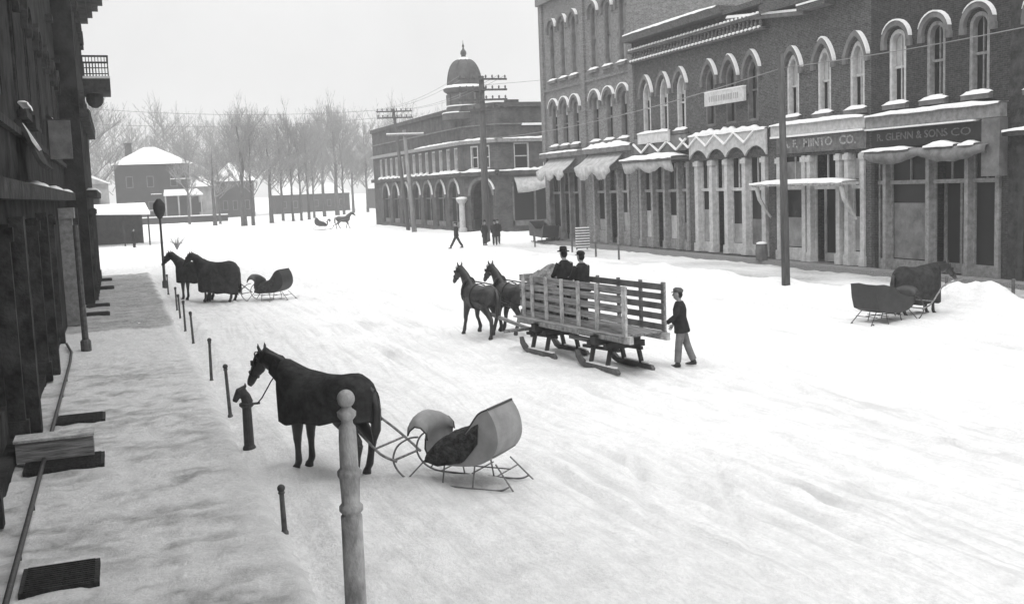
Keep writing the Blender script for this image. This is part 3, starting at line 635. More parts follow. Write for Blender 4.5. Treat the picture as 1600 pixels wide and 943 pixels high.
# --- building D
D_ = empty('brick_building', 'near black brick building over the dark shopfront with the black name board', 'building')
u0, u1 = -36.845, -29.45; hD = 12.6
holes = [arch(-y, 1.0, 6.95, 9.95, 'round') for y in (35.25, 33.1, 30.9)] + [arch(-33.2, 6.9, .1, 5.2, 'rect')]
W = MB(); RF.wall(W, [(u0, -.3), (u1, -.3), (u1, hD), (u0, hD)], holes); W.build('wall', M['brick3'], D_, recalc=False)
shell(RF, D_, u0, u1, hD, 15, 'brick3')
for i, y in enumerate((35.25, 33.1, 30.9)): window(RF, D_, -y, 1.0, 6.95, 9.95, 'round', 'trim' if i < 1 else 'ironcol', 'glass', blind=.5 if i == 0 else 0, snow=(0.05, .85), fw_=.15)
C = MB(); RF.box(C, u0 + .06, u1 - .1, 6.02, 6.55, .01, .35); C.build('fascia', M['ironcol'], D_); snow_strip(RF, D_, u0 + .1, u1 - .05, 6.55, .0, .45, .13, amp=.3)
K = MB(); RF.box(K, u0 + .1, -30.7, 5.95, 6.01, .01, .45); K.build('ledge', M['cap'], D_)
K = MB(); RF.box(K, -30.35, -29.5, 3.9, 6.0, .01, .4); K.build('end_bracket', M['trimdark'], D_)
S = MB(); RF.box(S, -36.6, -30.5, 5.2, 5.93, .02, .16); sg = S.build('name_board', M['signblack'], D_)
text_on(RF, sg, 'R. GLENN & SONS', -34.3, 5.62, .42, M['letterdim'], .165, 4.0, bold=.006); text_on(RF, sg, 'CO', -31.6, 5.6, .42, M['letterdim'], .165, 1.0)
storefront(RF, D_, -36.7, -29.7, .1, 5.2, [-35.95, -33.45, -31.4, -29.9], 'ironcol', 'glass', door=[2], base=.45, trans=3.75, cw=.19)
K = MB(); RF.box(K, -35.7, -33.9, .6, 2.9, -.27, -.235); K.build('window_curtain', M['trimdark'], D_)
K = MB(); rows = []
for i in range(31):
    t = i / 30; u = -36.6 + 6.6 * t; dz = .2 + .3 * abs(math.sin(6.3 * t + .2)) * random.uniform(.9, 1.1)
    rows.append([RF.p(u, 5.1, .25), RF.p(u, 5.05, .55), RF.p(u, 5.0 - dz * .5, .62 + .05 * math.sin(i * 2.1)), RF.p(u, 5.0 - dz, .5)])
K.grid(rows); thicken(K.build('rolled_awning', M['awningdark'], D_, smooth=True), .05)
snow_strip(RF, D_, -36.7, -33.9, 5.1, .2, .62, .12, amp=.6); snow_strip(RF, D_, -33.1, -31.5, 5.12, .2, .62, .17, amp=.6); snow_strip(RF, D_, -31.3, -30.5, 5.12, .2, .6, .12)
# --- building E (black corner of the picture)
E_ = empty('brick_building', 'black fronted building past the dark shop, snow on its door ledge', 'building')
u0, u1 = -29.445, -14.0
W = MB(); RF.wall(W, [(u0, -.3), (u1, -.3), (u1, 12.2), (u0, 12.2)], [arch(-y, 1.0, 6.9, 9.9, 'round') for y in (28, 25.8, 23.6)] + [arch(-26.2, 5.6, .1, 5.0, 'rect')]); W.build('wall', M['soot2'], E_, recalc=False)
shell(RF, E_, u0, u1, 12.2, 15, 'soot2')
for y in (28, 25.8, 23.6): window(RF, E_, -y, 1.0, 6.9, 9.9, 'round', 'dark', 'glass', snow=(0, .9))
storefront(RF, E_, -29, -23.4, .1, 5.0, [-28.8, -26.8, -25.4, -23.6], 'dark', 'glass', door=[1], base=.5)
K = MB(); RF.box(K, -29.2, -23.2, 5.3, 5.5, .01, .6); K.build('ledge', M['soot2'], E_); snow_strip(RF, E_, -29.2, -23.2, 5.5, 0, .6, .16)
# continuous boardwalk curb under the shops
K = MB(); RF.box(K, -73, -14, -.2, .12, .0, .9); tag(K.build('curb', M['woodgrey']), kind='structure')
# boards hung on the fronts
S = MB(); RF.box(S, -49.5, -45.75, 8.02, 8.72, .35, .5); sg = tag(S.build('signboard', M['signlight']), 'long white signboard across the three upper windows of the balustraded building', 'sign')
L = MB(); u = -49.0
while u < -46.3: RF.box(L, u, u + .05, 8.2, 8.5, .505, .512); u += random.uniform(.13, .2)
L.build('lettering', M['cast'], sg)
K = MB(); RF.box(K, -49.5, -45.75, 8.725, 8.78, .34, .52); K.build('snow_cap', M['cap'], sg)
K = MB(); [RF.box(K, u - .04, u + .04, 8.3, 8.38, .001, .348) for u in (-49.2, -46.1)]; K.build('hanger', M['iron'], sg)
S = MB(); RF.box(S, -57.4, -53.6, 6.42, 7.05, .3, .42); sg = tag(S.build('signboard', M['signlight']), 'blank pale signboard under the snowy sills, above the zigzag trim', 'sign'); snow_strip(RF, sg, -57.4, -53.6, 7.05, .28, .44, .1)
K = MB(); [RF.box(K, u - .04, u + .04, 6.6, 6.7, .001, .298) for u in (-57.1, -53.9)]; K.build('hanger', M['iron'], sg)

# ------------------------------------------------------------------ corner building with dome
CB = empty('domed_corner_building', 'two storey brick corner building with arched entrance and small dome, beyond the cross street', 'building')
WF = Face((31.5, 0, 0), (0, -1, 0)); SF = Face((0, 92, 0), (1, 0, 0)); c0 = Vector((31.5, 96, 0)); c1 = Vector((33.5, 92, 0)); cu_ = (c1 - c0); cl = cu_.length; CF = Face(c0, cu_ / cl)
hR = 11.9
wy = [98.3 + i * 2.55 for i in range(13)]
WFholes = [arch(-y, 1.15, 5.95, 8.1, 'rect') for y in wy] + [arch(-(99.5 + i * 4.6), 3.1, .4, 4.9, 'round') for i in range(7)]
W = MB(); WF.wall(W, [(-133, -.3), (-96, -.3), (-96, hR), (-133, hR)], WFholes); W.build('wall', M['brickfar'], CB, recalc=False)
sh = [arch(35.9, 1.5, 5.8, 8.2, 'rect'), arch(38.8, 1.5, 5.8, 8.2, 'rect'), arch(41.9, 1.5, 5.8, 8.2, 'rect')] + [arch(38.3, 7.0, .5, 4.6, 'rect')]
W = MB(); SF.wall(W, [(33.5, -.3), (52, -.3), (52, hR), (33.5, hR)], sh); W.build('wall', M['brickfar'], CB, recalc=False)
W = MB(); CF.wall(W, [(0, -.3), (cl, -.3), (cl, hR), (0, hR)], [arch(cl / 2, 2.9, 0, 4.9, 'round'), arch(cl / 2 - .75, 1.0, 5.95, 8.1, 'rect'), arch(cl / 2 + .75, 1.0, 5.95, 8.1, 'rect')]); W.build('wall', M['brickfar'], CB, recalc=False)
Rf = MB(); Rf.add([(31.9, 96.2, 10.8), (33.8, 92.4, 10.8), (52, 92.4, 10.8), (52, 133, 10.8), (31.9, 133, 10.8)], [(0, 1, 2, 3, 4)]); Rf.add([(31.5, 133, -.3), (52, 133, -.3), (52, 133, 11.3), (31.5, 133, 11.3)], [(0, 1, 2, 3)]); Rf.add([(52, 92, -.3), (52, 133, -.3), (52, 133, 11.3), (52, 92, 11.3)], [(0, 1, 2, 3)]); Rf.build('roof', M['brickfar'], CB, recalc=False)
for y in wy: window(WF, CB, -y, 1.15, 5.95, 8.1, 'rect', 'trim', 'glass', hood=False, sill=False, mull=False)
for x in (35.9, 38.8, 41.9): window(SF, CB, x, 1.5, 5.8, 8.2, 'rect', 'trim', 'glass', hood=False, sill=False, mull=False, fw_=.1)
for u in (cl / 2 - .75, cl / 2 + .75): window(CF, CB, u, 1.0, 5.95, 8.1, 'rect', 'trim', 'glass', hood=False, sill=False, mull=False)
for i in range(7):
    u = -(99.5 + i * 4.6); P = MB(); WF.prism(P, arch(u, 3.1, .4, 4.9, 'round'), -.4, -.34); P.build('shop_pane', M['glass'], CB)
    P = MB(); WF.ring(P, hoodarc(u, 3.1, 4.9, 'round', .3), hoodarc(u, 3.1, 4.9, 'round', .02), .003, .1, closed=False); P.build('arch_mould', M['trimdark'], CB)
    P = MB(); WF.ring(P, hoodarc(u, 3.1, 4.9, 'round', .42, .05, .4), hoodarc(u, 3.1, 4.9, 'round', .3, .05, .4), .0, .14, closed=False); P.build('snow_ridge', M['cap'], CB)
    P = MB(); WF.box(P, u - 1.5, u + 1.5, 3.2, 3.3, -.33, -.26); WF.box(P, u - .05, u + .05, .4, 4.6, -.33, -.26); WF.box(P, u - 1.5, u + 1.5, .4, .9, -.33, -.2); P.build('shopfront_frame', M['trimdark'], CB)
P = MB(); SF.box(P, 34.8, 41.8, .5, 4.6, -.4, -.34); P.build('shop_pane', M['glass'], CB)
P = MB(); [SF.box(P, x - .1, x + .1, .5, 4.6, -.33, -.2) for x in (35.0, 37.2, 39.4, 41.7)]; SF.box(P, 34.8, 41.8, .5, 1.0, -.33, -.2); P.build('shopfront_frame', M['trimdark'], CB)
P = MB(); CF.prism(P, arch(cl / 2, 2.9, 0, 4.9, 'round'), -1.6, -1.5); P.build('doorway_recess', M['dark'], CB)
P = MB(); CF.ring(P, hoodarc(cl / 2, 2.9, 4.9, 'round', .3), hoodarc(cl / 2, 2.9, 4.9, 'round', .02), .003, .12, closed=False); P.build('arch_mould', M['trimdark'], CB)
P = MB(); CF.ring(P, hoodarc(cl / 2, 2.9, 4.9, 'round', .42, .1, .45), hoodarc(cl / 2, 2.9, 4.9, 'round', .3, .1, .45), .0, .16, closed=False); P.build('snow_ridge', M['cap'], CB)
cc_ = CF.p(-.1, 0, .35); P = MB(); P.lathe([(.42, 0), (.42, .35), (.3, .45), (.28, 2.7), (.4, 2.85), (.55, 3.1), (.55, 3.2)], (cc_.x, cc_.y, 0), 16); cp = P.build('entrance_column', M['trim'], CB, smooth=False)
P = MB(); P.lathe([(.56, 3.2), (.5, 3.32), (.2, 3.38)], (cc_.x, cc_.y, 0), 12); P.build('snow_cap', M['cap'], cp)
def bands(zs, d, h, m, name, snow=0):
    P = MB()
    for z in zs: WF.box(P, -133, -96.0, z, z + h, .004, d); SF.box(P, 33.5, 52, z, z + h, .004, d); CF.box(P, -.05, cl + .05, z, z + h, .005, d)
    P.build(name, M[m], CB)
bands([8.3], .3, .35, 'cast', 'string_course'); bands([5.3], .4, .4, 'brickfar', 'string_course'); bands([11.5], .25, .42, 'brickfar', 'parapet')
bands([9.9], .15, .12, 'trimdark', 'string_course')
for f_, a, b in ((SF, 33.5, 52), (CF, 0, cl), (WF, -107, -96.1)): snow_strip(f_, CB, a, b, 5.7, 0, .42, .2, amp=.9)
for k in range(11): snow_strip(WF, CB, -(109 + k * 2), -(107.8 + k * 2), 5.7, 0, .42, .24, seg=4)
for f_, a, b in ((SF, 34, 52), (CF, 0, cl), (WF, -112, -96.1)): snow_strip(f_, CB, a, b, 8.65, 0, .3, .12, amp=.6)
P = MB(); SF.box(P, 36.0, 38.6, 9.8, 10.0, .02, .2); SF.box(P, 40.0, 43.5, 9.8, 10.0, .02, .2); SF.box(P, 40.2, 43.3, 10.5, 10.6, .02, .2); P.build('snow_cap', M['cap'], CB)
P = MB(); P.box(35.3, 36.4, 93.5, 94.5, 10.8, 12.3); P.build('chimney', M['brickfar'], CB)
P = MB(); [P.box(32.5, 33.5, y, y + 1.6, 10.8, 12.0) for y in (104, 110, 118)]; P.build('chimney', M['farlight'], CB)
# awning in front, torn
P = MB(); rows = []
for i in range(13):
    t = i / 12; x = 35.0 + 7 * t; dz = 1.3 * (1 - t) ** .6 + .1 * math.sin(9 * t)
    rows.append([SF.p(x, 5.1, .1), SF.p(x, 5.0 - dz * .45, .7), SF.p(x, 4.9 - dz, 1.1)])
P.grid(rows); thicken(P.build('awning', M['awning'], CB, smooth=True), .05)
# tower and dome
DX, DY = 32.35, 97.2
P = MB(); P.lathe([(2.3, 10.7), (2.3, 11.3), (1.95, 11.4), (1.85, 11.9), (1.75, 12.0), (1.72, 13.2), (2.05, 13.45), (2.1, 13.65), (1.85, 13.75)], (DX, DY, 0), 16); tw = P.build('dome_drum', M['domem'], CB)
P2 = MB()
for k in range(8):
    a = k * math.pi / 4 + .2; P2.bar((DX + 1.8 * math.cos(a), DY + 1.8 * math.sin(a), 12.05), (DX + 1.8 * math.cos(a), DY + 1.8 * math.sin(a), 13.15), .16)
P2.build('drum_column', M['trimdark'], tw)
P = MB(); P.lathe([(2.1, 13.66), (2.05, 13.8), (1.78, 13.95), (1.6, 13.9)], (DX, DY, 0), 20); P.lathe([(2.32, 11.31), (2.25, 11.42), (2.0, 11.44)], (DX, DY, 0), 20); P.lathe([(1.9, 11.95), (1.88, 12.05), (1.76, 12.06)], (DX, DY, 0), 20); P.build('snow_cap', M['cap'], tw, smooth=True)
P = MB(); pr = [(1.72 * math.cos(t * math.pi / 2) ** .62 + .001, 13.7 + 2.7 * math.sin(t * math.pi / 2)) for t in [i / 12 for i in range(12)]] + [(.3, 16.42)]; P.lathe(pr, (DX, DY, 0), 24); dm = P.build('dome', M['domem'], CB, smooth=True)
P = MB()
for k in range(8):
    a = k * math.pi / 4; P.tube([(DX + (r + .02) * math.cos(a), DY + (r + .02) * math.sin(a), z) for r, z in pr[:-1]], .05, 5)
P.build('dome_rib', M['domem'], dm)
P = MB(); P.lathe([(.62, 16.1), (.5, 16.42), (.3, 16.62), (.1, 16.7)], (DX, DY, 0), 14); P.build('snow_cap', M['cap'], dm, smooth=True)
P = MB(); P.lathe([(.3, 16.6), (.2, 16.75), (.3, 16.95), (.28, 17.15), (.12, 17.35), (.06, 17.5), (.12, 17.65), (.03, 17.9), (.02, 18.2)], (DX, DY, 0), 12); P.build('finial', M['domem'], dm, smooth=True)

# ------------------------------------------------------------------ near row of buildings, side of the camera
LF = Face((-1.75, 0, 0), (0, 1, 0))
N1 = empty('shop_building', 'soot dark shop building beside the sidewalk with a pale pillar and snowy ledges', 'building')
wh = [arch(y, 1.1, 6.2, 8.9, 'seg') for y in (9, 13, 17, 21, 25, 29, 33, 37, 41, 44.2)] + [arch(y, 5.0, .3, 3.9, 'rect') for y in (10, 17, 24, 31, 41.8)]
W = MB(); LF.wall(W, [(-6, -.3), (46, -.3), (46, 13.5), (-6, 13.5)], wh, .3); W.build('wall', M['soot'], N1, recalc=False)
shell(LF, N1, -6, 46, 13.5, 14, 'soot')
for y in (9, 13, 17, 21, 25, 29, 33, 37, 41, 44.2): window(LF, N1, y, 1.1, 6.2, 8.9, 'seg', 'soot2', 'glass', snow=None, sill=False, hoodm='soot2')
for y in (10, 17, 24, 31, 41.8): storefront(LF, N1, y - 2.5, y + 2.5, .12, 3.9, [y - 2.4, y + 2.4], 'soot2', 'glass', base=.75, trans=3.0, cw=.16)
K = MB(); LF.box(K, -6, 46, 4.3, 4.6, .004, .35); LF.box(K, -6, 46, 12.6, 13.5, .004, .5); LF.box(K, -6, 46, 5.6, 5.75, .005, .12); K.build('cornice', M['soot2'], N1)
K = MB(); LF.box(K, 38.2, 38.8, .1, 4.0, .005, .42); LF.box(K, 38.1, 38.9, 3.7, 4.05, .006, .5); K.build('pale_pillar', M['cast'], N1)
for a, b, c in ((45.0, 45.5, .4), (20.3, 20.7, .25), (27.3, 27.7, .25)): K = MB(); LF.box(K, a, b, .1, 4.0, .005, c); K.build('pilaster', M['soot2'], N1)
for a, b, z in ((24, 28.5, 4.6), (33, 36, 4.6), (40, 45, 4.6)): snow_strip(LF, N1, a, b, z, .02, .3, .1)
random.seed(21)
for k in range(14):
    y_ = random.uniform(12, 44); z_ = random.choice((2.9, 4.05, 5.9, 9.3, 10.4, 11.6)) + random.uniform(-.15, .15); w_ = random.uniform(.5, 1.8); d_ = random.uniform(.1, .34)
    K = MB(); LF.box(K, y_, y_ + w_, z_, z_ + random.uniform(.08, .3), .02, d_); lg = K.build('ledge', M['soot2'], N1)
    if k % 2: snow_strip(LF, lg, y_, y_ + w_, z_ + .3, .03, d_, .06)
N2 = empty('corner_block', 'tall sooty corner building whose balcony and heavy cornice stand out against the sky', 'building')
L2 = Face((-1.0, 0, 0), (0, 1, 0)); hN = 13.9
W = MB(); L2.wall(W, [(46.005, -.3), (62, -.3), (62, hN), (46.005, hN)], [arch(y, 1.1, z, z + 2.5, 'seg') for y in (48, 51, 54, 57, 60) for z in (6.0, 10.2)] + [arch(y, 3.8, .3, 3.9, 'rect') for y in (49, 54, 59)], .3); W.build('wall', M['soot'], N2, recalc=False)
shell(L2, N2, 46.005, 62, hN, 14, 'soot')
for y in (48, 51, 54, 57, 60):
    for z in (6.0, 10.2): window(L2, N2, y, 1.1, z, z + 2.5, 'seg', 'soot2', 'glass', snow=None, sill=False, hoodm='soot2')
for y in (49, 54, 59): storefront(L2, N2, y - 1.9, y + 1.9, .12, 3.9, [y - 1.75, y, y + 1.75], 'soot2', 'glass', door=[1], base=.6, trans=3.0, cw=.2)
K = MB()
for i, (dz, out) in enumerate(((0, .45), (.35, .7), (.75, 1.0), (1.1, 1.25), (1.5, 1.6))): K.box(-15, -1 + out, 46.01 if i else 46.02, 62 + out, hN - .1 + dz, hN + .28 + dz)
K.build('cornice', M['soot2'], N2)
K = MB(); L2.box(K, 46.1, 62.3, 7.6, 7.95, .004, .35); L2.box(K, 46.1, 62.3, 4.4, 4.7, .004, .4); K.build('string_course', M['soot2'], N2); snow_strip(L2, N2, 47, 62.3, 7.95, .0, .38, .12); snow_strip(L2, N2, 47, 62.3, 4.7, .0, .42, .1)
K = MB(); K.box(-1.0, .32, 59.6, 62.5, 9.9, 10.6); K.build('balcony', M['soot2'], N2); bal = N2.children[-1]
K = MB(); K.box(-1.0, .34, 59.58, 62.52, 10.6, 10.72); K.build('snow_cap', M['cap'], bal)
K = MB()
for y in (59.7, 62.4):
    K.bar((-.98, y, 11.75), (.28, y, 11.75), .09); K.bar((-.98, y, 11.15), (.28, y, 11.15), .05)
    for k in range(9): K.bar((-.95 + k * .152, y, 10.72), (-.95 + k * .152, y, 11.75), .04)
K.bar((.26, 59.7, 11.75), (.26, 62.4, 11.75), .09); K.bar((.26, 59.7, 11.15), (.26, 62.4, 11.15), .05)
for k in range(14): K.bar((.26, 59.7 + k * .2, 10.72), (.26, 59.7 + k * .2, 11.75), .04)
K.build('railing', M['soot2'], bal)
K = MB(); K.blob((-1.0 + .5, 61.2, 9.7), (.45, 1.1, .5)); K.build('balcony_corbel', M['soot'], bal)
# awning ends and boxy signs on the near fronts
def side_sign(y, x0, x1, z0, z1, m, label, snow=True, t=.12, name='hanging_sign', cat='sign'):
    K = MB(); K.box(x0, x1, y, y + t, z0, z1); o = tag(K.build(name, M[m]), label, cat)
    K = MB(); K.bar((-1.76, y + t / 2, z1 + .03), (x1, y + t / 2, z1 + .03), .04); K.build('bracket', M['iron'], o)
    if snow: K = MB(); K.box(x0, x1, y - .05, y + t + .05, z1 + .052, z1 + .13); K.build('snow_cap', M['cap'], o)
side_sign(33.5, -1.6, -1.0, 5.5, 6.6, 'trimdark', 'grey board sign hung from the sooty shop front over the sidewalk', snow=False, t=.2)
def folded_awning(ya, yb, za, out, label):
    K = MB(); rows = []
    for i in range(9):
        t = i / 8; rows.append([(-1.74 + out * t, ya, za - .9 * t + .12 * math.sin(6 * t)), (-1.74 + out * t, (ya + yb) / 2, za - .9 * t - .05), (-1.74 + out * t, yb, za - .9 * t + .12 * math.sin(6 * t))])
    K.grid(rows); o = thicken(K.build('folded_awning', M['soot2']), .08); tag(o, label, 'awning')
    K = MB(); rows = []
    for i in range(6):
        t = .25 + .5 * i / 5; rows.append([(-1.74 + out * t, ya + .1, za - .9 * t + .16), (-1.74 + out * t, ya + (yb - ya) * .4, za - .9 * t + .12)])
    K.grid(rows); thicken(K.build('snow_cap', M['cap'], o), .06)
folded_awning(35.5, 38.0, 6.9, .6, 'dark folded awning with snow, high on the sooty front beside the pale pillar')
folded_awning(23.5, 26.5, 5.9, .5, 'lower dark folded awning with snow on the sooty front, over the wooden box')
K = MB(); K.tube([(-1.0, 31.3, .05), (-1.02, 31.3, 3.6)], [.09, .07], 8); K.lathe([(.14, 0), (.14, .3), (.1, .35)], (-1.0, 31.3, .08), 10); o = tag(K.build('awning_post', M['ironmid']), 'thin awning post at the shop side of the snowy walk', 'post')
# low rail along the near fronts
K = MB(); K.tube([(-1.32, 10.5 + i * 1.4, .2) for i in range(14)] + [(-1.36, 30.6, .2), (-1.55, 32.5, .2)], .035, 8); r_ = tag(K.build('low_rail', M['iron'], smooth=True), 'low dark pipe rail running along the foot of the sooty shops', 'rail')
for i in range(8):
    K = MB(); K.tube([(-1.32, 10.9 + i * 2.2, .02), (-1.32, 10.9 + i * 2.2, .19)], .025, 6); K.build('rail_foot', M['iron'], r_)
# cellar hatches
def hatch(x0, x1, y0, y1, label):
    K = MB(); K.box(x0, x1, y0, y1, .02, .155); n = 12
    for i in range(n): K.box(x0 + .05, x1 - .05, y0 + (y1 - y0) * (i + .2) / n, y0 + (y1 - y0) * (i + .6) / n, .155, .17)
    return tag(K.build('cellar_hatch', M['hatch']), label, 'hatch', 'dark cellar hatches along the sidewalk')
for a in ((-1.24, -.44, 11.8, 12.62, 'large black cellar hatch nearest the camera, below the low rail'), (-1.6, -.43, 17.3, 18.15, 'cellar hatch lying under the long wooden box'), (-1.32, -.44, 20.9, 21.65, 'narrow black cellar hatch just up the walk from the wooden box'),
          (-1.25, -.41, 41.1, 41.7, 'thin dark hatch at the near end of the cleared walk'), (-1.3, -.42, 44.5, 45.2, 'second dark hatch on the cleared walk, beside the tethered pair of horses'), (-1.0, -.25, 53.4, 54.4, 'third dark hatch on the cleared walk, under the balcony building'), (-.95, -.35, 59.2, 60.0, 'farthest dark hatch on the cleared walk, by the corner')):
    hatch(*a)
# long wooden box on the walk
K = MB(); K.box(-1.72, -.58, 17.85, 18.25, .18, .5); bx = tag(K.build('wooden_box', M['woodgrey']), 'long pale wooden box sticking out across the walk from the shop front', 'box')
K = MB(); K.box(-1.74, -.56, 17.8, 18.3, .5, .54); K.build('lid', M['wood'], bx)
K = MB(); [K.box(x, x + .08, 17.9, 18.2, .05, .18) for x in (-1.6, -.75)]; K.build('box_foot', M['wooddark'], bx)

# ------------------------------------------------------------------ posts
def hitch_post(x, y, h, label, ball=True):
    K = MB(); K.lathe([(.05, -.1), (.05, .02), (.035, .05), (.03, h - .12), (.045, h - .1), (.03, h - .07)], (0, 0, 0), 10); o = K.build('hitching_post', M['ironmid']); o.location = (x, y, 0); o.rotation_euler = (R(random.uniform(-2, 2)), R(random.uniform(-2, 2)), 0)
    tag(o, label, 'post', 'iron hitching posts along the near kerb')
    K = MB(); K.blob((0, 0, h - .04), (.05, .05, .05)); K.build('post_knob', M['iron'], o, smooth=True); return o
for x, y, h, l in ((1.70, 12.97, .62, 'short iron hitching post standing nearest the camera, by the big turned post'), (1.81, 20.6, 1.02, 'slim iron hitching post next beyond the horse head post'), (1.82, 24.87, 1.0, 'slim iron hitching post, second beyond the horse head post'), (1.88, 31.6, .95, 'hitching post third beyond the horse head post, at the snowy stretch'),
                   (1.85, 34.7, 1.0, 'hitching post at the near end of the cleared walk'), (1.9, 38.3, .9, 'hitching post along the cleared walk, one short of the tethered pair'), (1.97, 41.6, .9, 'hitching post just before the tethered pair of horses'), (2.0, 49, .9, 'hitching post behind the heads of the tethered pair')): hitch_post(x, y, h, l)
K = MB(); K.lathe([(.11, -.1), (.11, .05), (.085, .1), (.075, .72), (.12, .76), (.12, .8), (.06, .83)], (0, 0, 0), 14); hp = K.build('hitching_post', M['iron']); hp.location = (1.82, 17.62, 0); tag(hp, 'stout black iron hitching post topped by a cast horse head, by the blanketed horse', 'post')
K = MB(); K.tube([(0.02, 0, .8), (-.01, 0, .92), (-.08, 0, 1.04)], [.1, .085, .07], 10); K.tube([(0.0, 0, 1.05), (-.1, 0, 1.0), (-.17, 0, .88), (-.19, 0, .84)], [.06, .075, .05, .04], 10); K.tube([(.0, .03, 1.07), (.0, .035, 1.15)], [.025, .005], 6); K.tube([(.0, -.03, 1.07), (.0, -.035, 1.15)], [.025, .005], 6)
hh = organic(K, 'cast_horse_head', M['iron'], hp, .012, 2)
K = MB(); K.tube([(.12, 0, .78), (.22, 0, .78)], .02, 6); K.build('tether_ring', M['iron'], hp)
K = MB(); K.blob((-.03, 0, 1.0), (.07, .05, .03)); K.build('snow_cap', M['cap'], hp, smooth=True)
# posts along the far kerb
fk = [(25.95, 24.9, .7, 'wooden kerb post by the snow heap nearest the black building'), (25.2, 26.9, .7, 'wooden kerb post behind the tethered horse at the far kerb'), (26.36, 53.07, .7, 'thin kerb post before the shop with the rolled pale awning'), (26.37, 56.11, .7, 'thin kerb post between two others on the far walk'), (26.8, 60.5, .8, 'thin kerb post beside the slatted board stack'), (27.5, 68.5, .9, 'thin kerb post near the dark parked sleigh')]
for x, y, h, l in fk:
    K = MB(); K.tube([(0, 0, -.2), (0, 0, h)], [.06, .05], 7); K.lathe([(.07, h), (.06, h + .04), (.01, h + .06)], (0, 0, 0), 8); o = K.build('kerb_post', M['wooddark']); o.location = (x, y, 0); tag(o, l, 'post', 'thin posts along the far kerb')
# big turned post
K = MB(); hT = 2.42
K.lathe([(.12, 0), (.12, .2), (.1, .25), (.098, 1.25), (.082, 1.27), (.11, 1.3), (.11, 1.34), (.085, 1.37), (.088, 1.5), (.095, 1.6), (.11, 1.63), (.112, 1.67), (.085, 1.7), (.083, 1.95), (.078, 2.08), (.055, 2.11), (.052, 2.14), (.085, 2.18), (.088, 2.22), (.05, 2.25), (.045, 2.27)], (0, 0, 0), 24)
tp = K.build('turned_post', M['postgrey'], smooth=True); tp.location = (1.83, 9.35, 0); tp.rotation_euler = (0, R(.4), 0); tag(tp, 'big pale turned wooden post with rings, standing in front of the blanketed horse', 'post')
K = MB(); K.blob((0, 0, 2.34), (.082, .082, .085), 20, 12); K.build('ball_finial', M['postgrey'], tp, smooth=True)
# lamp post
K = MB(); K.lathe([(.12, 0), (.12, .3), (.07, .4), (.055, 2.2), (.05, 3.3), (.09, 3.34)], (0, 0, 0), 12); lp_ = K.build('street_lamp', M['iron']); lp_.location = (2.02, 52.6, 0); tag(lp_, 'slender iron street lamp with a bulbous dark head at the kerb behind the tethered pair', 'street lamp')
K = MB(); K.lathe([(.1, 3.34), (.2, 3.5), (.28, 3.75), (.27, 4.0), (.16, 4.15), (.08, 4.25)], (0, 0, 0), 12); K.build('lamp_head', M['dark'], lp_, smooth=True)
# utility poles
def upole(x, y, h, top, arms, label, r=.16, m='pole', name='utility_pole', snowarms=False, axis_='x'):
    K = MB(); K.tube([(x, y, -.2), ((x + top[0]) / 2, (y + top[1]) / 2, h / 2), (top[0], top[1], h)], [r, r * .85, r * .65], 10); o = tag(K.build(name, M[m], smooth=True), label, 'utility pole')
    for z, hl, tilt in arms:
        t = z / h; cx = x + (top[0] - x) * t; cy = y + (top[1] - y) * t
        K = MB(); K.bar((cx - hl, cy - r * .9, z - tilt), (cx + hl, cy - r * .9, z + tilt), .12, .14); a = K.build('crossarm', M[m], o)
        for k in range(8):
            K = MB(); xx = cx - hl * .93 + 2 * hl * .93 * k / 7; K.lathe([(.03, 0), (.07, .08), (.07, .16), (.04, .24)], (xx, cy - r * .9, z + tilt * (xx - cx) / hl + .07), 7); K.build('insulator', M['wooddark'], a)
        if snowarms: K = MB(); K.bar((cx - hl, cy - r * .9, z - tilt + .14), (cx + hl, cy - r * .9, z + tilt + .14), .2, .12); K.build('snow_cap', M['cap'], a)
    return o
upole(23.85, 33.77, 8.7, (23.6, 33.6), [], 'bare timber utility pole rising from the snow bank before the dark shops', .17)
upole(26.73, 76.6, 12.6, (26.85, 76.6), [(12.35, 1.95, .0), (11.55, 1.95, .02), (10.8, 1.95, .04), (10.05, 1.95, .06)], 'tall utility pole with four crossarms by the two standing people', .3)
upole(28.34, 103.2, 10.2, (27.7, 103), [(9.7, 1.9, .02)], 'leaning pale utility pole with one thick snow covered crossarm', .26, 'polepale', snowarms=True)
upole(29.0, 108, 12.7, (28.0, 108), [(12.4, 1.9, .03), (11.75, 1.9, .03)], 'utility pole with two high crossarms behind the leaning snowy one', .22)
upole(37.2, 84, 13.6, (37.2, 84), [(13.2, 1.9, .04), (12.4, 1.9, .04)], 'utility pole mostly hidden by the tall end building, crossarm tips showing', .25)
def wire(a, b, sag, label, r=.012, g='telegraph wires strung over the street'):
    K = MB(); P = []
    for i in range(25):
        t = i / 24; P.append((a[0] + (b[0] - a[0]) * t, a[1] + (b[1] - a[1]) * t, a[2] + (b[2] - a[2]) * t - sag * 4 * t * (1 - t)))
    K.tube(P, r, 5); tag(K.build('telegraph_wire', M['wire'], smooth=True), label, 'wire', g)
wire((26.8, 76.4, 7.9), (23.7, 33.7, 8.2), .5, 'pale wire crossing the brick fronts between the tall pole and the bare pole', .02)
wire((23.7, 33.7, 8.2), (24.2, 8, 8.7), .4, 'wire running on from the bare pole past the black building', .016)
for k, (dx, dz) in enumerate(((-1.8, 0), (-1.2, 0), (1.2, 0), (1.8, 0))): wire((26.85 + dx, 76.4, 12.6), (28.0 + dx, 107.8, 12.65), .5, 'thin wire between the highest crossarms of the far poles', .014)
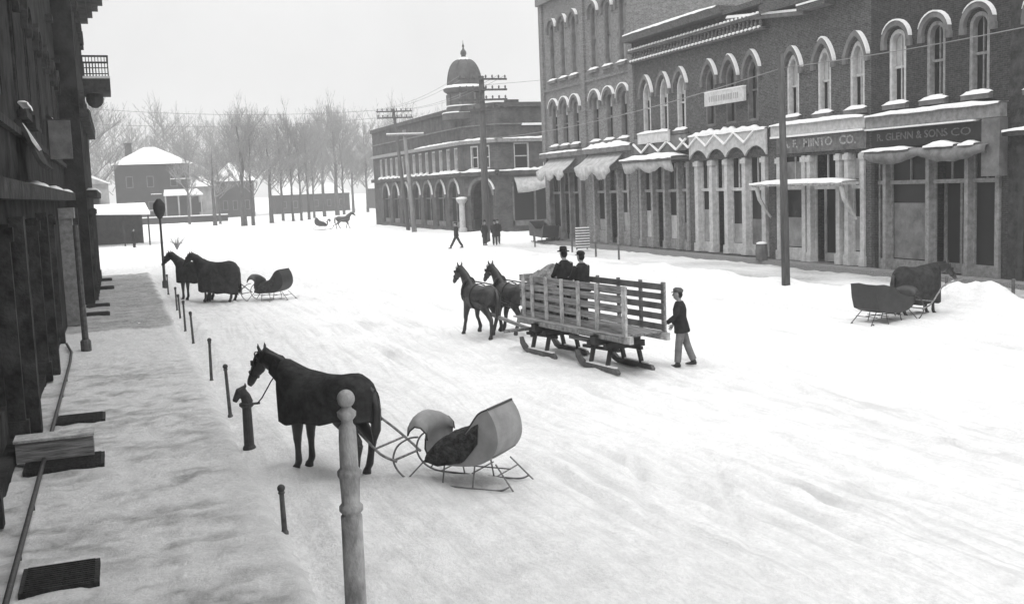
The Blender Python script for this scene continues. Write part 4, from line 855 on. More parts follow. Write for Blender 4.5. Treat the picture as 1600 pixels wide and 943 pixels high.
wire((-15, 100, 14), (28, 107.8, 12.65), 1.2, 'long faint wire across the open sky, upper one', .02); wire((-15, 102, 12.5), (28, 107.8, 11.9), 1.2, 'long faint wire across the open sky, lower one', .02)
wire((26.8, 76.4, 11.9), (55, 60, 14.5), .5, 'wire leading from the tall pole to behind the end building', .014)

# ------------------------------------------------------------------ horses
LEG = 1.28
def horse(name, label, loc, head_deg, m='horse', scale=1.0, pose=None, neck=(0.62, 0.62), blanket=None, group=None, voxel=.022, harness=True, headdown=0.0, tail=True, hooves=True, collar=False):
    """x forward, y to the horse's near side, z up; withers about 1.5 m"""
    K = MB()
    K.tube([(-.84, 0, 1.2), (-.76, 0, 1.2), (-.55, 0, 1.2), (-.25, 0, 1.15), (.08, 0, 1.12), (.36, 0, 1.13), (.56, 0, 1.17), (.72, 0, 1.2), (.82, 0, 1.22)],
           [(.07, .08), (.19, .22), (.27, .31), (.29, .31), (.31, .34), (.28, .37), (.22, .34), (.15, .24), (.06, .1)], 16)
    nx, nz = neck
    b0 = Vector((.5, 0, 1.28)); pl = b0 + Vector((nx, 0, nz))
    K.tube([b0 + Vector((-.05, 0, -.05)), b0 + Vector((nx * .28, 0, nz * .3)), b0 + Vector((nx * .6, 0, nz * .68)), pl + Vector((-.01, 0, -.02))], [(.17, .31), (.13, .24), (.1, .18), (.085, .13)], 14)
    hd = Vector((.40, 0, -.44 - headdown)).normalized() * .62
    K.tube([pl + hd * -.05 + Vector((0, 0, .03)), pl + hd * .12, pl + hd * .35 + Vector((-.01, 0, -.015)), pl + hd * .62, pl + hd * .85, pl + hd * .98], [(.06, .07), (.095, .13), (.09, .135), (.062, .085), (.055, .075), (.035, .045)], 12)
    for s in (-1, 1):
        K.tube([pl + Vector((-.0, s * .05, .06)), pl + Vector((.015, s * .075, .14)), pl + Vector((.02, s * .065, .21))], [(.035, .03), (.032, .022), (.008, .008)], 7)
    ps = pose or [(0, 0), (0, 0), (0, 0), (0, 0)]       # (foot shift x, lift) front near, front off, hind near, hind off
    for (s, (dx, lift)) in zip((1, -1), ps[:2]):
        y = s * .15; bend = .10 * min(1, lift * 4) if lift else 0
        kn = (.5 + dx * .5 + bend, y, .50 + lift * .7); fe = (.5 + dx * .95 - bend * .6, y, .16 + lift * .85)
        K.tube([(.48, y * .9, 1.12), (.47, y, .92), (.485 + dx * .25, y, .74), (kn[0], y, kn[2] + .05), kn], [(.13, .19), (.11, .15), (.09, .1), (.066, .072), (.066, .072)], 10)
        K.tube([kn, (kn[0], y, kn[2] - .06), ((kn[0] + fe[0]) / 2, y, (kn[2] + fe[2]) / 2), fe], [(.064, .068), (.055, .056), (.048, .052), (.056, .06)], 10)
        K.tube([fe, (fe[0] + .04, y, fe[2] - .07), (fe[0] + .055, y, fe[2] - .09), (fe[0] + .075, y, max(fe[2] - .17, .0))], [(.055, .058), (.048, .052), (.06, .066), (.07, .08)], 10)
    for (s, (dx, lift)) in zip((1, -1), ps[2:]):
        y = s * .16; hk = (-.72 + dx * .55, y, .54 + lift * .6); fe = (-.64 + dx, y, .17 + lift * .9); st = (-.42 + dx * .3, y * 1.1, .86)
        K.tube([(-.55, y * .75, 1.2), (-.52, y, 1.03), st, ((st[0] + hk[0]) / 2 - .02, y, (st[2] + hk[2]) / 2), hk], [(.14, .22), (.15, .22), (.115, .16), (.082, .095), (.062, .082)], 10)
        K.tube([hk, ((hk[0] + fe[0]) / 2, y, (hk[2] + fe[2]) / 2), fe], [(.06, .075), (.05, .056), (.058, .062)], 10)
        K.tube([fe, (fe[0] + .04, y, fe[2] - .07), (fe[0] + .05, y, fe[2] - .1), (fe[0] + .075, y, max(fe[2] - .18, .0))], [(.056, .06), (.048, .052), (.06, .066), (.07, .078)], 10)
    o = organic(K, name, M[m], None, voxel, 5); o.location = loc; o.rotation_euler = (0, 0, heading(head_deg)); o.scale = (scale,) * 3; tag(o, label, 'horse', group)
    if tail:
        T = MB(); T.tube([(-.82, 0, 1.38), (-.9, 0, 1.3), (-.95, .01, 1.05), (-.94, .02, .75), (-.9, .02, .55)], [.04, .06, .08, .075, .02], 8); T.build('tail', M['horse'], o, smooth=True)
    Mn = MB(); rows = []
    for i in range(11):
        t = i / 10; p = b0.lerp(pl, t) ; nr = Vector((-nz, 0, nx)).normalized(); rr = .27 * (1 - t) + .115 * t
        if t < .15: rr = .24
        q = p + nr * rr; j = random.uniform(-.015, .02)
        rows.append([q + nr * -.03 + Vector((0, -.03, 0)), q + nr * (.03 + j), q + Vector((0, .06, -.02)) + nr * -.03, q + Vector((0, .1 + j, -.1)) + nr * -.08])
    Mn.grid(rows); thicken(Mn.build('mane', M['leather'], o, smooth=True), .02)
    if blanket:
        lowf, lowb, xf, xb, withneck = blanket
        B = MB(); rows = []; xsn = [xb + (xf - xb) * i / 22 for i in range(23)]
        for i, x in enumerate(xsn):
            ct = np.interp(x, [-.9, -.76, -.55, -.25, .08, .36, .56, .8], [1.33, 1.46, 1.545, 1.495, 1.49, 1.535, 1.56, 1.6]); hw = np.interp(x, [-.9, -.76, -.55, -.25, .08, .36, .56, .8], [.13, .26, .33, .35, .37, .34, .29, .22])
            if withneck and x > .45: ct += (x - .45) * .35 * nz / .62
            zl = lowb + (lowf - lowb) * (x - xb) / (xf - xb); zl += .02 * math.sin(x * 9)
            row = []
            for k in range(21):
                a = math.pi * k / 20; yy = math.cos(a); fold = .03 * math.sin(x * 15 + 1.5 * math.sin(x * 5))
                if k <= 6: t = k / 6; zz = zl + (ct - .42 - zl) * t; w_ = hw * (1.12 - .08 * t) + fold * (1 - t)
                elif k >= 14: t = (20 - k) / 6; zz = zl + (ct - .42 - zl) * t; w_ = hw * (1.12 - .08 * t) + fold * (1 - t)
                else:
                    b = math.pi * (k - 6) / 8; zz = ct - .42 + .44 * math.sin(b) ** .75; w_ = hw * 1.04; yy = math.copysign(abs(math.cos(b)) ** .8, math.cos(b)) if k != 10 else 0; row.append((x, -yy * w_ * -1, zz)); continue
                row.append((x, (1 if k <= 6 else -1) * w_, zz))
            rows.append(row)
        # close the back over the rump
        last = rows[0]; x = xb
        back = [(x - .05, p[1] * .72, p[2] - .03) for p in last]; rows.insert(0, back)
        bo = B.grid(rows) or B.build('blanket', M['blanket'], o, smooth=True); thicken(bo, .02)
        if withneck:
            Nk = MB(); rows = []
            for i in range(8):
                t = i / 7; p = b0.lerp(pl, t * .74 - .05); ax = Vector((nx, 0, nz)).normalized(); nr = Vector((-ax.z, 0, ax.x)); ra = .205 * (1 - t) + .098 * t; rb = .32 * (1 - t) ** 1.2 + .165 * t
                rows.append([p + nr * rb * math.sin(2 * math.pi * k / 16) + Vector((0, ra * math.cos(2 * math.pi * k / 16), 0)) for k in range(16)])
            Nk.grid(rows, closed=True); thicken(Nk.build('neck_cover', M['blanket'], o, smooth=True), .02)
    if harness:
        Bl = MB(); q = pl + hd * .22
        def loop(c, ra, rb, nrm, r=.012):
            nrm = nrm.normalized(); sd_ = Vector((0, 1, 0)); up_ = nrm.cross(sd_)
            Bl.tube([c + sd_ * ra * math.cos(a) + up_ * rb * math.sin(a) for a in [2 * math.pi * k / 14 for k in range(15)]], r, 5)
        loop(pl + hd * .62, .07, .095, hd); loop(pl + hd * .1, .105, .14, hd + Vector((.15, 0, 0)))
        for s in (-1, 1): Bl.bar(pl + hd * .1 + Vector((0, s * .1, 0)), pl + hd * .62 + Vector((0, s * .07, 0)), .02); Bl.box(*(lambda c: (c.x - .03, c.x + .03, c.y - .01, c.y + .01, c.z - .04, c.z + .04))(pl + hd * .27 + Vector((.04, s * .105, .02))))
        Bl.build('bridle', M['leather'], o)
    if collar:
        Cl = MB(); cc2 = Vector((.66, 0, 1.3)); Cl.tube([cc2 + Vector((-.12 * math.sin(a), .2 * math.cos(a), .34 * math.sin(a))) for a in [2 * math.pi * k / 16 for k in range(17)]], .045, 7)
        Cl.build('collar', M['leather'], o, smooth=True)
        Hs = MB(); 
        for s in (-1, 1): Hs.bar((.6, s * .24, 1.15), (-.9, s * .33, .95), .035)
        Hs.tube([(.05, .33 * math.cos(a), 1.13 + .375 * math.sin(a)) for a in [2 * math.pi * k / 18 for k in range(19)]], .02, 5)
        Hs.bar((.55, 0, 1.57), (-.75, 0, 1.52), .03); Hs.build('harness', M['leather'], o)
    return o
h1 = horse('horse', 'large dark horse under a long blanket, harnessed to the grey sleigh beside the walk', (2.80, 15.66, -.03), -38, scale=1.0, neck=(.77, .47), blanket=(.76, .92, .80, -.9, True), voxel=.018, headdown=.16)
h2 = horse('horse', 'blanketed black horse of the tethered pair, the one in front of the small sleigh', (3.75, 44.0, 0), -50, scale=1.06, neck=(.66, .52), blanket=(.42, .30, .75, -.9, True), voxel=.03)
h3 = horse('horse', 'black horse of the tethered pair standing farther ahead, head at the lamp post', (2.95, 45.1, 0), -50, scale=1.06, neck=(.62, .55), blanket=(.75, .7, .7, -.9, False), voxel=.03)
TW = [(.22, .0), (-.18, .12), (-.16, 0.0), (.22, .08)]
h4 = horse('horse', 'brown trotting horse of the team pulling the rack sled, side nearest the walk', (9.5, 27.95, 0), -12, 'horsebrown', scale=1.0, neck=(.58, .62), pose=TW, collar=True, voxel=.022)
h5 = horse('horse', 'brown trotting horse of the sled team, its rear hidden by the slatted rack', (10.38, 27.75, 0), -12, 'horsebrown', scale=1.0, neck=(.58, .62), pose=[(-.1, .1), (.2, 0), (.2, .06), (-.16, 0)], collar=True, voxel=.022)
h6 = horse('horse', 'black horse standing at the far kerb in front of the dark square backed sleigh', (21.85, 24.5, -.03), 88, scale=.95, neck=(.68, .2), blanket=(.4, .38, .7, -.88, False), voxel=.03)
h7 = horse('horse', 'tiny distant dark horse pulling a sleigh past the far trees', (25.0, 122.3, 0), 100, scale=1.0, neck=(.6, .6), pose=TW, voxel=.05, harness=False)
# lead rope
K = MB(); K.tube([(1.98, 17.55, .78), (2.05, 17.4, .9), (2.18, 17.15, 1.2), (2.28, 16.9, 1.42)], .012, 5); tag(K.build('lead_rope', M['leather']), 'thin rope from the blanketed horse to the horse head post', 'rope')

# ------------------------------------------------------------------ cutter sleigh
def cutter(label, loc, hdg, body='cutter', dash='cutter', robe=True, scale=1.0, shafts=True, square=False, wood='steelrod', group=None, robe_m='robe'):
    o = empty('sleigh', label, 'sleigh', loc, heading(hdg), group); o.scale = (scale,) * 3
    hw = .46
    if square: prof = [(-.95, 1.28), (-.92, .9), (-.82, .55), (-.5, .42), (0, .40), (.45, .42), (.68, .52), (.78, .8)]; topl = [(-.95, 1.28), (-.6, 1.27), (-.1, 1.15), (.1, .95), (.45, .85), (.78, .8)]
    else: prof = [(-.68, 1.45), (-.80, 1.25), (-.86, 1.02), (-.84, .8), (-.7, .6), (-.42, .46), (0, .42), (.34, .44), (.55, .5)]; topl = [(-.68, 1.45), (-.5, 1.36), (-.3, 1.1), (-.05, .84), (.2, .78), (.42, .66), (.55, .5)]
    if not square:
        sm2 = lambda L: [(p.x, p.z) for p in smooth_path([(x, 0, z) for x, z in L], 3)]
        prof, topl = sm2(prof), sm2(topl)
    B = MB()
    for s in (-1, 1):
        f = Face((0, s * hw, 0), (1, 0, 0)); f.prism(B, prof + topl[::-1][1:-1], -.015, .015)
    B.grid([[(x, -hw, z), (x, -hw * .3, z - .01), (x, hw * .3, z - .01), (x, hw, z)] for x, z in prof])
    bo = B.build('body', M[body], o); 
    # moulded rim
    Rm = MB()
    for s in (-1, 1): Rm.tube([(x, s * (hw + .005), z) for x, z in topl], .018, 6)
    Rm.bar((topl[0][0], -hw, topl[0][1]), (topl[0][0], hw, topl[0][1]), .035); Rm.build('rim', M['cutterdark'], bo)
    # dash: wide shell rising and curling forward
    D = MB(); dp = [(.52, .5), (.64, .58), (.70, .72), (.68, .9), (.64, 1.02), (.66, 1.14), (.76, 1.23), (.88, 1.24), (.98, 1.16), (1.02, 1.08)]
    if square: dp = [(.66, .5), (.82, .6), (.9, .78), (.9, .95), (.96, 1.05), (1.08, 1.1)]
    rows = []
    for i, (x, z) in enumerate(dp):
        wd = hw * (1.0 + .12 * (i / len(dp))); rows.append([(x - .12 * (abs(t) ** 3), wd * t, z - (.04 + .14 * (i > 3)) * abs(t) ** 2.5) for t in (-1, -.7, -.35, 0, .35, .7, 1)])
    D.grid(rows); thicken(D.build('dash', M[dash], o, smooth=True), .02)
    D = MB()
    for s in (-1, 1): D.tube([r[0 if s < 0 else -1] for r in rows], .015, 6)
    D.tube(rows[-1], .015, 6); D.build('dash_rim', M['cutterdark'], o)
    # seat
    S = MB(); S.box(-.74, -.2, -hw + .02, hw - .02, .62, .76); S.build('seat', M['cutterdark'], o)
    S = MB(); S.tube([(-.72, 0, .78), (-.76, 0, 1.02), (-.74, 0, 1.26)], [(hw - .04, .05), (hw - .04, .07), (hw - .05, .03)], 12, side=(0, 1, 0)); S.build('seat_back', M['cutterdark'], o, smooth=True)
    if robe:
        Rb = MB(); rows = []; random.seed(11)
        for i in range(17):
            x = -.5 + 1.06 * i / 16; row = []
            tz = np.interp(x, [-.5, -.25, 0, .2, .4, .56], [1.18, 1.02, .93, .86, .74, .58])
            for k in range(19):
                t = -1 + 2 * k / 18; n_ = noise.noise(Vector((x * 4, t * 3, 1.3))) * .06
                hang = .38 * (0.75 + .35 * math.sin(x * 5 + 1)) * min(1, (x + .55) * 3)
                if abs(t) < .72: row.append((x, t / .72 * (hw + .02), tz + .05 * math.cos(t * 2) + n_))
                else:
                    q = (abs(t) - .72) / .28; zb = np.interp(x, [-.5, -.2, .3, .56], [.85, .5, .4, .46]); row.append((x + .02 * q, math.copysign(hw + .035 + .02 * math.sin(8 * x) * q + abs(n_) * .3, t), tz + (zb - tz) * q + n_ * (1 - q)))
            rows.append(row)
        Rb.grid(rows); thicken(Rb.build('fur_robe', M[robe_m], o, smooth=True), .03)
    # runners
    rw_ = .40; Ru = MB()
    for s in (-1, 1):
        Ru.tube(smooth_path([(-1.0, s * rw_, .12), (-.85, s * rw_, .05), (-.55, s * rw_, .03), (.5, s * rw_, .03), (.95, s * rw_, .06), (1.2, s * rw_, .2), (1.3, s * rw_, .42), (1.2, s * rw_ * .98, .66), (.95, s * rw_, .82), (.76, s * rw_, .86)]), .018, 6)
    Ru.build('runner', M[wood], o, smooth=True)
    St = MB()
    for s in (-1, 1):
        for x in (-.85, -.3, .3):
            St.tube([(x - .12 * (x < -.5) * 2, s * rw_, .04), (x + (.15 if x < -.5 else 0), s * .28, .46)], .014, 6)
        St.tube([(1.0, s * rw_, .1), (.62, s * .3, .5)], .014, 6)
    for x in (-.8, -.3, .3): St.tube([(x, -rw_, .3), (x, rw_, .3)], .012, 6)
    St.tube([(-.85, 0, .32), (.9, 0, .3)], .012, 6); St.build('strut', M[wood], o)
    if shafts:
        Sh = MB()
        Sh.tube([(1.25, -.42, .4), (1.28, .42, .4)], .022, 6)
        for s in (-1, 1): Sh.tube(smooth_path([(1.22, s * .4, .38), (1.5, s * .5, .52), (1.9, s * .46, .82), (2.3, s * .40, 1.05), (3.1, s * .42, 1.16)]), .025, 7)
        Sh.tube([(1.62, -.5, .6), (1.62, .5, .6)], .02, 6); Sh.build('shaft', M['woodgrey'], o, smooth=True)
    return o
s1 = cutter('pale grey sleigh with curled dash and fur robe, hitched to the big blanketed horse', (4.53, 14.2, -.05), -43, scale=.82)
s2 = cutter('small dark sleigh behind the tethered pair of horses', (5.7, 42.9, -.05), -52, 'cutterdark', 'cutterdark', True, .9)
s3 = cutter('dark square backed sleigh standing empty at the far kerb', (20.05, 23.75, -.05), 80, 'cutterdark', 'cutterdark', False, .92, square=True, wood='iron')
s4 = cutter('tiny distant dark sleigh drawn past the far trees', (22.6, 122.7, 0), 100, 'cutterdark', 'cutterdark', True, 1.0)
# dark parked box sleigh near the tall building
BW = empty('box_sleigh', 'dark high sided box sleigh parked before the end of the brick row', 'sleigh', (29.6, 71.8, 0), heading(180))
K = MB()
for s in (-1, 1): Face((0, s * .6, 0), (1, 0, 0)).prism(K, [(-1.5, 1.55), (-1.4, .5), (1.1, .4), (1.45, 1.25), (1.3, 1.3), (.9, .95), (-.2, 1.0)], -.03, .03)
K.grid([[(x, -.6, z), (x, .6, z)] for x, z in ((-1.5, 1.55), (-1.4, .5), (1.1, .4), (1.45, 1.25))]); K.build('body', M['cutterdark'], BW)
K = MB(); [K.tube([(-1.4, s * .5, .06), (1.2, s * .5, .06), (1.7, s * .5, .35)], .04, 6) for s in (-1, 1)]; [K.bar((x, s * .5, .06), (x, s * .5, .5), .05) for s in (-1, 1) for x in (-.9, .7)]; K.build('runner', M['iron'], BW)
K = MB(); K.box(-1.2, -.4, -.55, .55, .8, .95); K.build('seat', M['cutterdark'], BW)

# ------------------------------------------------------------------ rack sled
RS = empty('rack_sled', 'long bobsled carrying a pale slatted hay rack, drawn along the middle of the street', 'sled', (10.1, 20.05, 0), heading(-7))
# local: x forward along the sled, near side is +y (left) ; origin at rear near corner
Lr, Wr, zf, zt = 4.85, 0.98, .88, 1.95
K = MB(); K.bar((-.15, -.02, zf - .06), (Lr + .1, -.02, zf - .06), .1, .16); K.build('sill', M['wood'], RS)
K = MB(); K.bar((-.15, -Wr, zf - .06), (Lr + .1, -Wr, zf - .06), .1, .16); K.build('sill', M['wood'], RS)
K = MB()
for i in range(7): K.box(0, Lr, -Wr + .02 + i * .17, -Wr + .17 + i * .17, zf + .02, zf + .05)
for x in (.1, 1.5, 3.0, 4.5): K.bar((x, -Wr - .12, zf + .005), (x, .1, zf + .005), .1, .04)
K.build('floor_board', M['woodgrey'], RS)
for i, x in enumerate((.05, .42, 1.15, 1.95, 2.7, 3.45, 4.15, 4.6)):
    if i == 1: continue
    K = MB(); K.bar((x, .02, zf - .14), (x, .02, zt + .03), .10 if i else .14, .05, up=(0, 1, 0)); K.build('stake', M['wood'], RS)
for i, x in enumerate((.03, .9, 1.8, 2.7, 3.6, 4.6)):
    K = MB(); K.bar((x, -Wr - .02, zf - .14), (x, -Wr - .02, zt + .05), .09 if i else .12, .05, up=(0, 1, 0)); K.build('stake', M['woodgrey'], RS)
zs_ = [zf + .13, zf + .36, zf + .59, zf + .8, zf + 1.01]
for k, z in enumerate(zs_):
    K = MB(); K.box(0, Lr, -.035, -.012, z - .075, z + .075); K.build('side_board', M['woodgrey'], RS)
    K = MB(); K.box(-.02, Lr, -Wr + .005, -Wr + .03, z - .07, z + .07); K.build('side_board', M['wooddark'], RS)
K = MB()
for k, z in enumerate(zs_): K.box(Lr - .03, Lr, -Wr + .05, -.05, z - .08, z + .08)
K.build('front_board', M['woodgrey'], RS)
K = MB()
rows = []
for i in range(15):
    x = 3.3 + 1.52 * i / 14; row = []
    for k in range(15):
        y = -Wr + .06 + (Wr - .12) * k / 14; n_ = noise.noise(Vector((x * 2.2, y * 2.2, 0))) + .5 * noise.noise(Vector((x * 6, y * 6, 3))); e = math.sin(math.pi * k / 14) ** .3
        row.append((x, y, zf + .06 + (np.interp(x, [3.3, 3.5, 3.9, 4.4, 4.8], [.2, .95, 1.28, 1.12, 1.0]) + .14 * n_) * e))
    rows.append(row)
K.grid(rows); thicken(K.build('straw_load', M['straw'], RS, smooth=True), .03)
def bob(xc, name='bob_runner'):
    yc = -Wr / 2 - .0; o = None
    for s in (-1, 1):
        y = yc + s * .46
        K = MB(); f = Face((0, y, 0), (1, 0, 0))
        f.prism(K, [(xc - .8, .0), (xc + .6, .0), (xc + .8, .06), (xc + .95, .2), (xc + .98, .36), (xc + .9, .37), (xc + .8, .24), (xc + .6, .13), (xc - .75, .11), (xc - .82, .05)], -.04, .04)
        r = K.build('runner', M['wooddark'], RS)
        K = MB(); K.box(xc - .7, xc + .5, y - .042, y + .042, .131, .16); K.build('snow_cap', M['cap'], r)
        for x in (xc - .35, xc + .35): K = MB(); K.bar((x, y, .12), (x, y - s * .1, .55), .08); K.build('runner_knee', M['dark'], RS)
    K = MB()
    for x in (xc - .35, xc + .35): K.bar((x, yc - .52, .58), (x, yc + .52, .58), .12, .14)
    K.bar((xc, yc - .62, .7), (xc, yc + .62, .7), .2, .2); K.bar((xc - .6, yc - .3, .5), (xc + .9, yc - .3, .45), .07); K.bar((xc - .6, yc + .3, .5), (xc + .9, yc + .3, .45), .07); K.build('bolster', M['dark'], RS)
bob(1.2); bob(3.95)
K = MB(); K.bar((1.4, -Wr / 2, .52), (3.2, -Wr / 2, .52), .1); K.bar((4.6, -Wr / 2, .42), (7.9, -Wr / 2 + .05, .72), .08); K.bar((5.2, -Wr / 2 - .75, .5), (5.2, -Wr / 2 + .75, .5), .08)
[K.bar((5.1, -Wr / 2 + s * .6 - .25, .5), (5.1, -Wr / 2 + s * .6 + .25, .5), .05) for s in (-1, 1)]; K.build('tongue', M['woodgrey'], RS)

K = MB()
rows = []
for i in range(9):
    x = -.2 + 2.4 * i / 8; rows.append([(x, -Wr + .1, .72 + .03 * math.sin(i)), (x, -Wr * .5, .7), (x, -.1, .74)])

# ------------------------------------------------------------------ people
def person(label, loc, hdg, H=1.78, legs=None, arms=None, lean=0.0, hat='cap', coatm='coat', trm='trousersdark', coat_len=.74, voxel=.014, fine=True, seated=False, coatw=1.0, hatm='capm', group=None, bootm='black'):
    """x forward; legs=[(knee),(ankle)] near,off ; arms=[(elbow),(wrist)]"""
    legs = legs or [((.03, .1, .5), (.0, .1, .08)), ((.03, -.1, .5), (.0, -.1, .08))]
    arms = arms or [((-.03, .27, 1.13), (.06, .25, .88)), ((-.03, -.27, 1.13), (.06, -.25, .88))]
    V = Vector; ch = V((lean, 0, 1.3)); nk = V((lean * 1.25 + .0, 0, 1.5)); hc = V((lean * 1.3 + .03, 0, 1.64)); hip = V((0, 0, .92))
    sc_ = H / 1.78
    K = MB()
    K.tube([hip, (hip + ch) / 2, ch, nk - V((0, 0, .04))], [(.15, .11), (.14, .11), (.17, .12), (.09, .07)], 12)
    K.tube([nk - V((0, 0, .06)), nk, hc - V((0, 0, .05))], [.06, .055, .055], 10)
    K.blob(hc, (.098, .078, .125), 16, 12); K.blob(hc + V((.02, 0, -.06)), (.07, .06, .07), 12, 8)
    K.tube([hc + V((.085, 0, .03)), hc + V((.118, 0, -.025)), hc + V((.09, 0, -.035))], [(.012, .012), (.018, .016), (.01, .01)], 8)
    K.blob(hc + V((.085, 0, -.075)), (.018, .028, .012), 8, 6)
    for s in (-1, 1): K.blob(hc + V((-.0, s * .08, -.005)), (.02, .012, .03), 8, 6)
    for s, (kn, an) in zip((1, -1), legs):
        kn, an = V(kn), V(an); hj = V((hip.x, s * .09, .9)); K.tube([hj, hj.lerp(kn, .5), kn, kn.lerp(an, .4), an], [.085, .075, .055, .055, .04], 10)
        K.tube([an + V((-.04, 0, -.03)), an + V((.05, 0, -.04)), an + V((.15, 0, -.05))], [(.04, .035), (.042, .03), (.03, .018)], 8)
    for s, (el, wr) in zip((1, -1), arms):
        el, wr = V(el), V(wr); sh = V((ch.x, s * .19, 1.42)); K.tube([sh, sh.lerp(el, .5), el, el.lerp(wr, .5), wr], [.055, .048, .04, .036, .026], 10)
    o = organic(K, 'person', M['skin'], None, voxel, 2)
    if fine:                                      # hands: palm, four curled fingers, thumb, joined into the body mesh
        Hn = MB()
        for s, (el, wr) in zip((1, -1), arms):
            el, wr = V(el), V(wr); d = (wr - el).normalized(); side = V((0, 1, 0)); side = (side - d * side.dot(d)).normalized(); up = d.cross(side)
            Hn.tube([wr - d * .02, wr + d * .04, wr + d * .085], [(.02, .026), (.016, .038), (.014, .038)], 10, side=side)
            cur = up.cross(d) * (-s)
            for q, ln in zip((-1.5, -.5, .5, 1.5), (.06, .075, .08, .068)):
                b = wr + d * .08 + up * q * .02; Hn.tube([b - d * .01, b + d * ln * .5 + cur * .005, b + d * ln * .8 + cur * .03, b + d * ln * .75 + cur * .055], [.0095, .009, .008, .006], 7)
            b = wr + d * .03 + up * .035; Hn.tube([b, b + d * .03 + up * .025 + cur * .01, b + d * .06 + up * .02 + cur * .03], [.012, .0105, .007], 7)
        me2 = Hn.mesh('h', True); bm = bmesh.new(); bm.from_mesh(o.data); bm.from_mesh(me2); bm.to_mesh(o.data); bm.free()
        for s in (-1, 1): Ey = MB(); Ey.blob(hc + V((.08, s * .032, .015)), (.012, .014, .009), 8, 6); Ey.build('eye', M['black'], o, smooth=True)
    o.location = loc; o.rotation_euler = (0, 0, heading(hdg)); o.scale = (sc_,) * 3; tag(o, label, 'person', group)
    # trousers
    T = MB(); T.tube([hip + V((0, 0, .1)), hip, V((0, 0, .82))], [(.165, .125), (.18, .14), (.16, .13)], 12)
    for s, (kn, an) in zip((1, -1), legs):
        kn, an = V(kn), V(an); hj = V((hip.x, s * .09, .9)); T.tube([hj, hj.lerp(kn, .5), kn, kn.lerp(an, .5), an + V((0, 0, .03))], [.11, .098, .085, .082, .078], 12)
    organic(T, 'trousers', M[trm], o, .016, 3)
    C = MB(); zl = coat_len
    C.tube([V((lean * .0 - .02, 0, zl)), V((0, 0, .95)), ch - V((0, 0, .18)), ch, ch + V((0, 0, .1)), nk + V((0, 0, -.01))], [(.22 * coatw, .185 * coatw), (.2 * coatw, .165 * coatw), (.19 * coatw, .15 * coatw), (.21, .155), (.19, .13), (.085, .085)], 16)
    for s, (el, wr) in zip((1, -1), arms):
        el, wr = V(el), V(wr); sh = V((ch.x, s * .175, 1.41)); C.tube([sh, sh.lerp(el, .5), el, el.lerp(wr, .5), wr - (wr - el).normalized() * .01], [.082, .075, .066, .06, .052], 12)
    organic(C, 'coat', M[coatm], o, .016, 3)
    Bt = MB()
    for s, (kn, an) in zip((1, -1), legs):
        an = V(an); up_ = (V(kn) - an).normalized(); Bt.tube([an + up_ * .1, an, an + V((-.02, 0, -.05))], [(.058, .055), (.055, .06), (.05, .06)], 10); Bt.tube([an + V((-.07, 0, -.05)), an + V((.04, 0, -.048)), an + V((.14, 0, -.055)), an + V((.19, 0, -.06))], [(.04, .03), (.05, .04), (.048, .028), (.025, .015)], 10)
    organic(Bt, 'boots', M[bootm], o, .014, 2)
    Ht = MB()
    if hat == 'cap': Ht.tube([hc + V((-.01, 0, .055)), hc + V((-.015, 0, .11)), hc + V((-.02, 0, .15))], [(.093, .112), (.1, .118), (.06, .07)], 14); Ht.tube([hc + V((.06, 0, .062)), hc + V((.14, 0, .045))], [(.075, .012), (.06, .008)], 10)
    elif hat == 'brim': Ht.tube([hc + V((0, 0, .06)), hc + V((0, 0, .085))], [(.15, .17), (.14, .16)], 16); Ht.tube([hc + V((0, 0, .07)), hc + V((0, 0, .18)), hc + V((0, 0, .2))], [(.095, .11), (.085, .1), (.05, .06)], 14)
    Ht.build('hat', M[hatm], o, smooth=True)
    Hr = MB(); Hr.blob(hc + V((-.035, 0, .0)), (.078, .086, .1), 12, 8); Hr.build('hair', M['coat'], o, smooth=True)
    return o
pw = person('person in dark jacket, pale trousers and cap walking behind the rack sled', (11.86, 20.8, -.03), -62, 1.80, legs=[((.07, .1, .5), (.10, .1, .085)), ((-.12, -.09, .5), (-.26, -.09, .11))],
       arms=[((.12, .26, 1.18), (.33, .22, 1.02)), ((.02, -.27, 1.14), (.18, -.25, .92))], lean=.03, trm='trousers', voxel=.012, coat_len=.78)
def in_rack(x, y, z): 
    a = heading(-7); return (10.1 + x * math.cos(a) - y * math.sin(a), 20.05 + x * math.sin(a) + y * math.cos(a), z)
AR = [((.08, .27, 1.14), (.3, .16, 1.08)), ((.08, -.27, 1.14), (.3, -.16, 1.08))]
person('person in dark coat and brimmed hat riding in the rack, the taller of two', in_rack(3.4, -.5, zf + .05), -15, 1.72, arms=AR, hat='brim', coatm='coat', hatm='coat', coatw=1.1)
person('person in dark coat and round cap riding in the rack behind the brimmed hat', in_rack(2.6, -.5, zf + .05), -20, 1.68, arms=AR, hat='cap', coatm='coat', hatm='coat', coatw=1.1)
person('person striding over the snow with legs apart, before the domed building', (22.4, 70.6, 0), -80, 1.85, legs=[((.2, .08, .52), (.42, .08, .1)), ((-.18, -.08, .52), (-.4, -.08, .12))], hat='cap', hatm='coat', fine=False, voxel=.03, coat_len=.82)
person('person in black standing just off the tall four arm pole', (25.1, 72.3, 0), 160, 1.8, hat='brim', hatm='coat', fine=False, voxel=.03, coat_len=.6)
person('person in black standing close against the tall four arm pole', (25.75, 71.9, 0), 200, 1.8, hat='brim', hatm='coat', fine=False, voxel=.03, coat_len=.6)
person('person in black at the street side of the tall pole, half hidden by it', (26.55, 73.5, 0), 180, 1.8, hat='cap', hatm='coat', fine=False, voxel=.03, coat_len=.55)
person('small distant person standing near the snow roofed canopy', (1.5, 101, 0), 120, 1.75, hat='cap', hatm='coat', fine=False, voxel=.04, coat_len=.6)

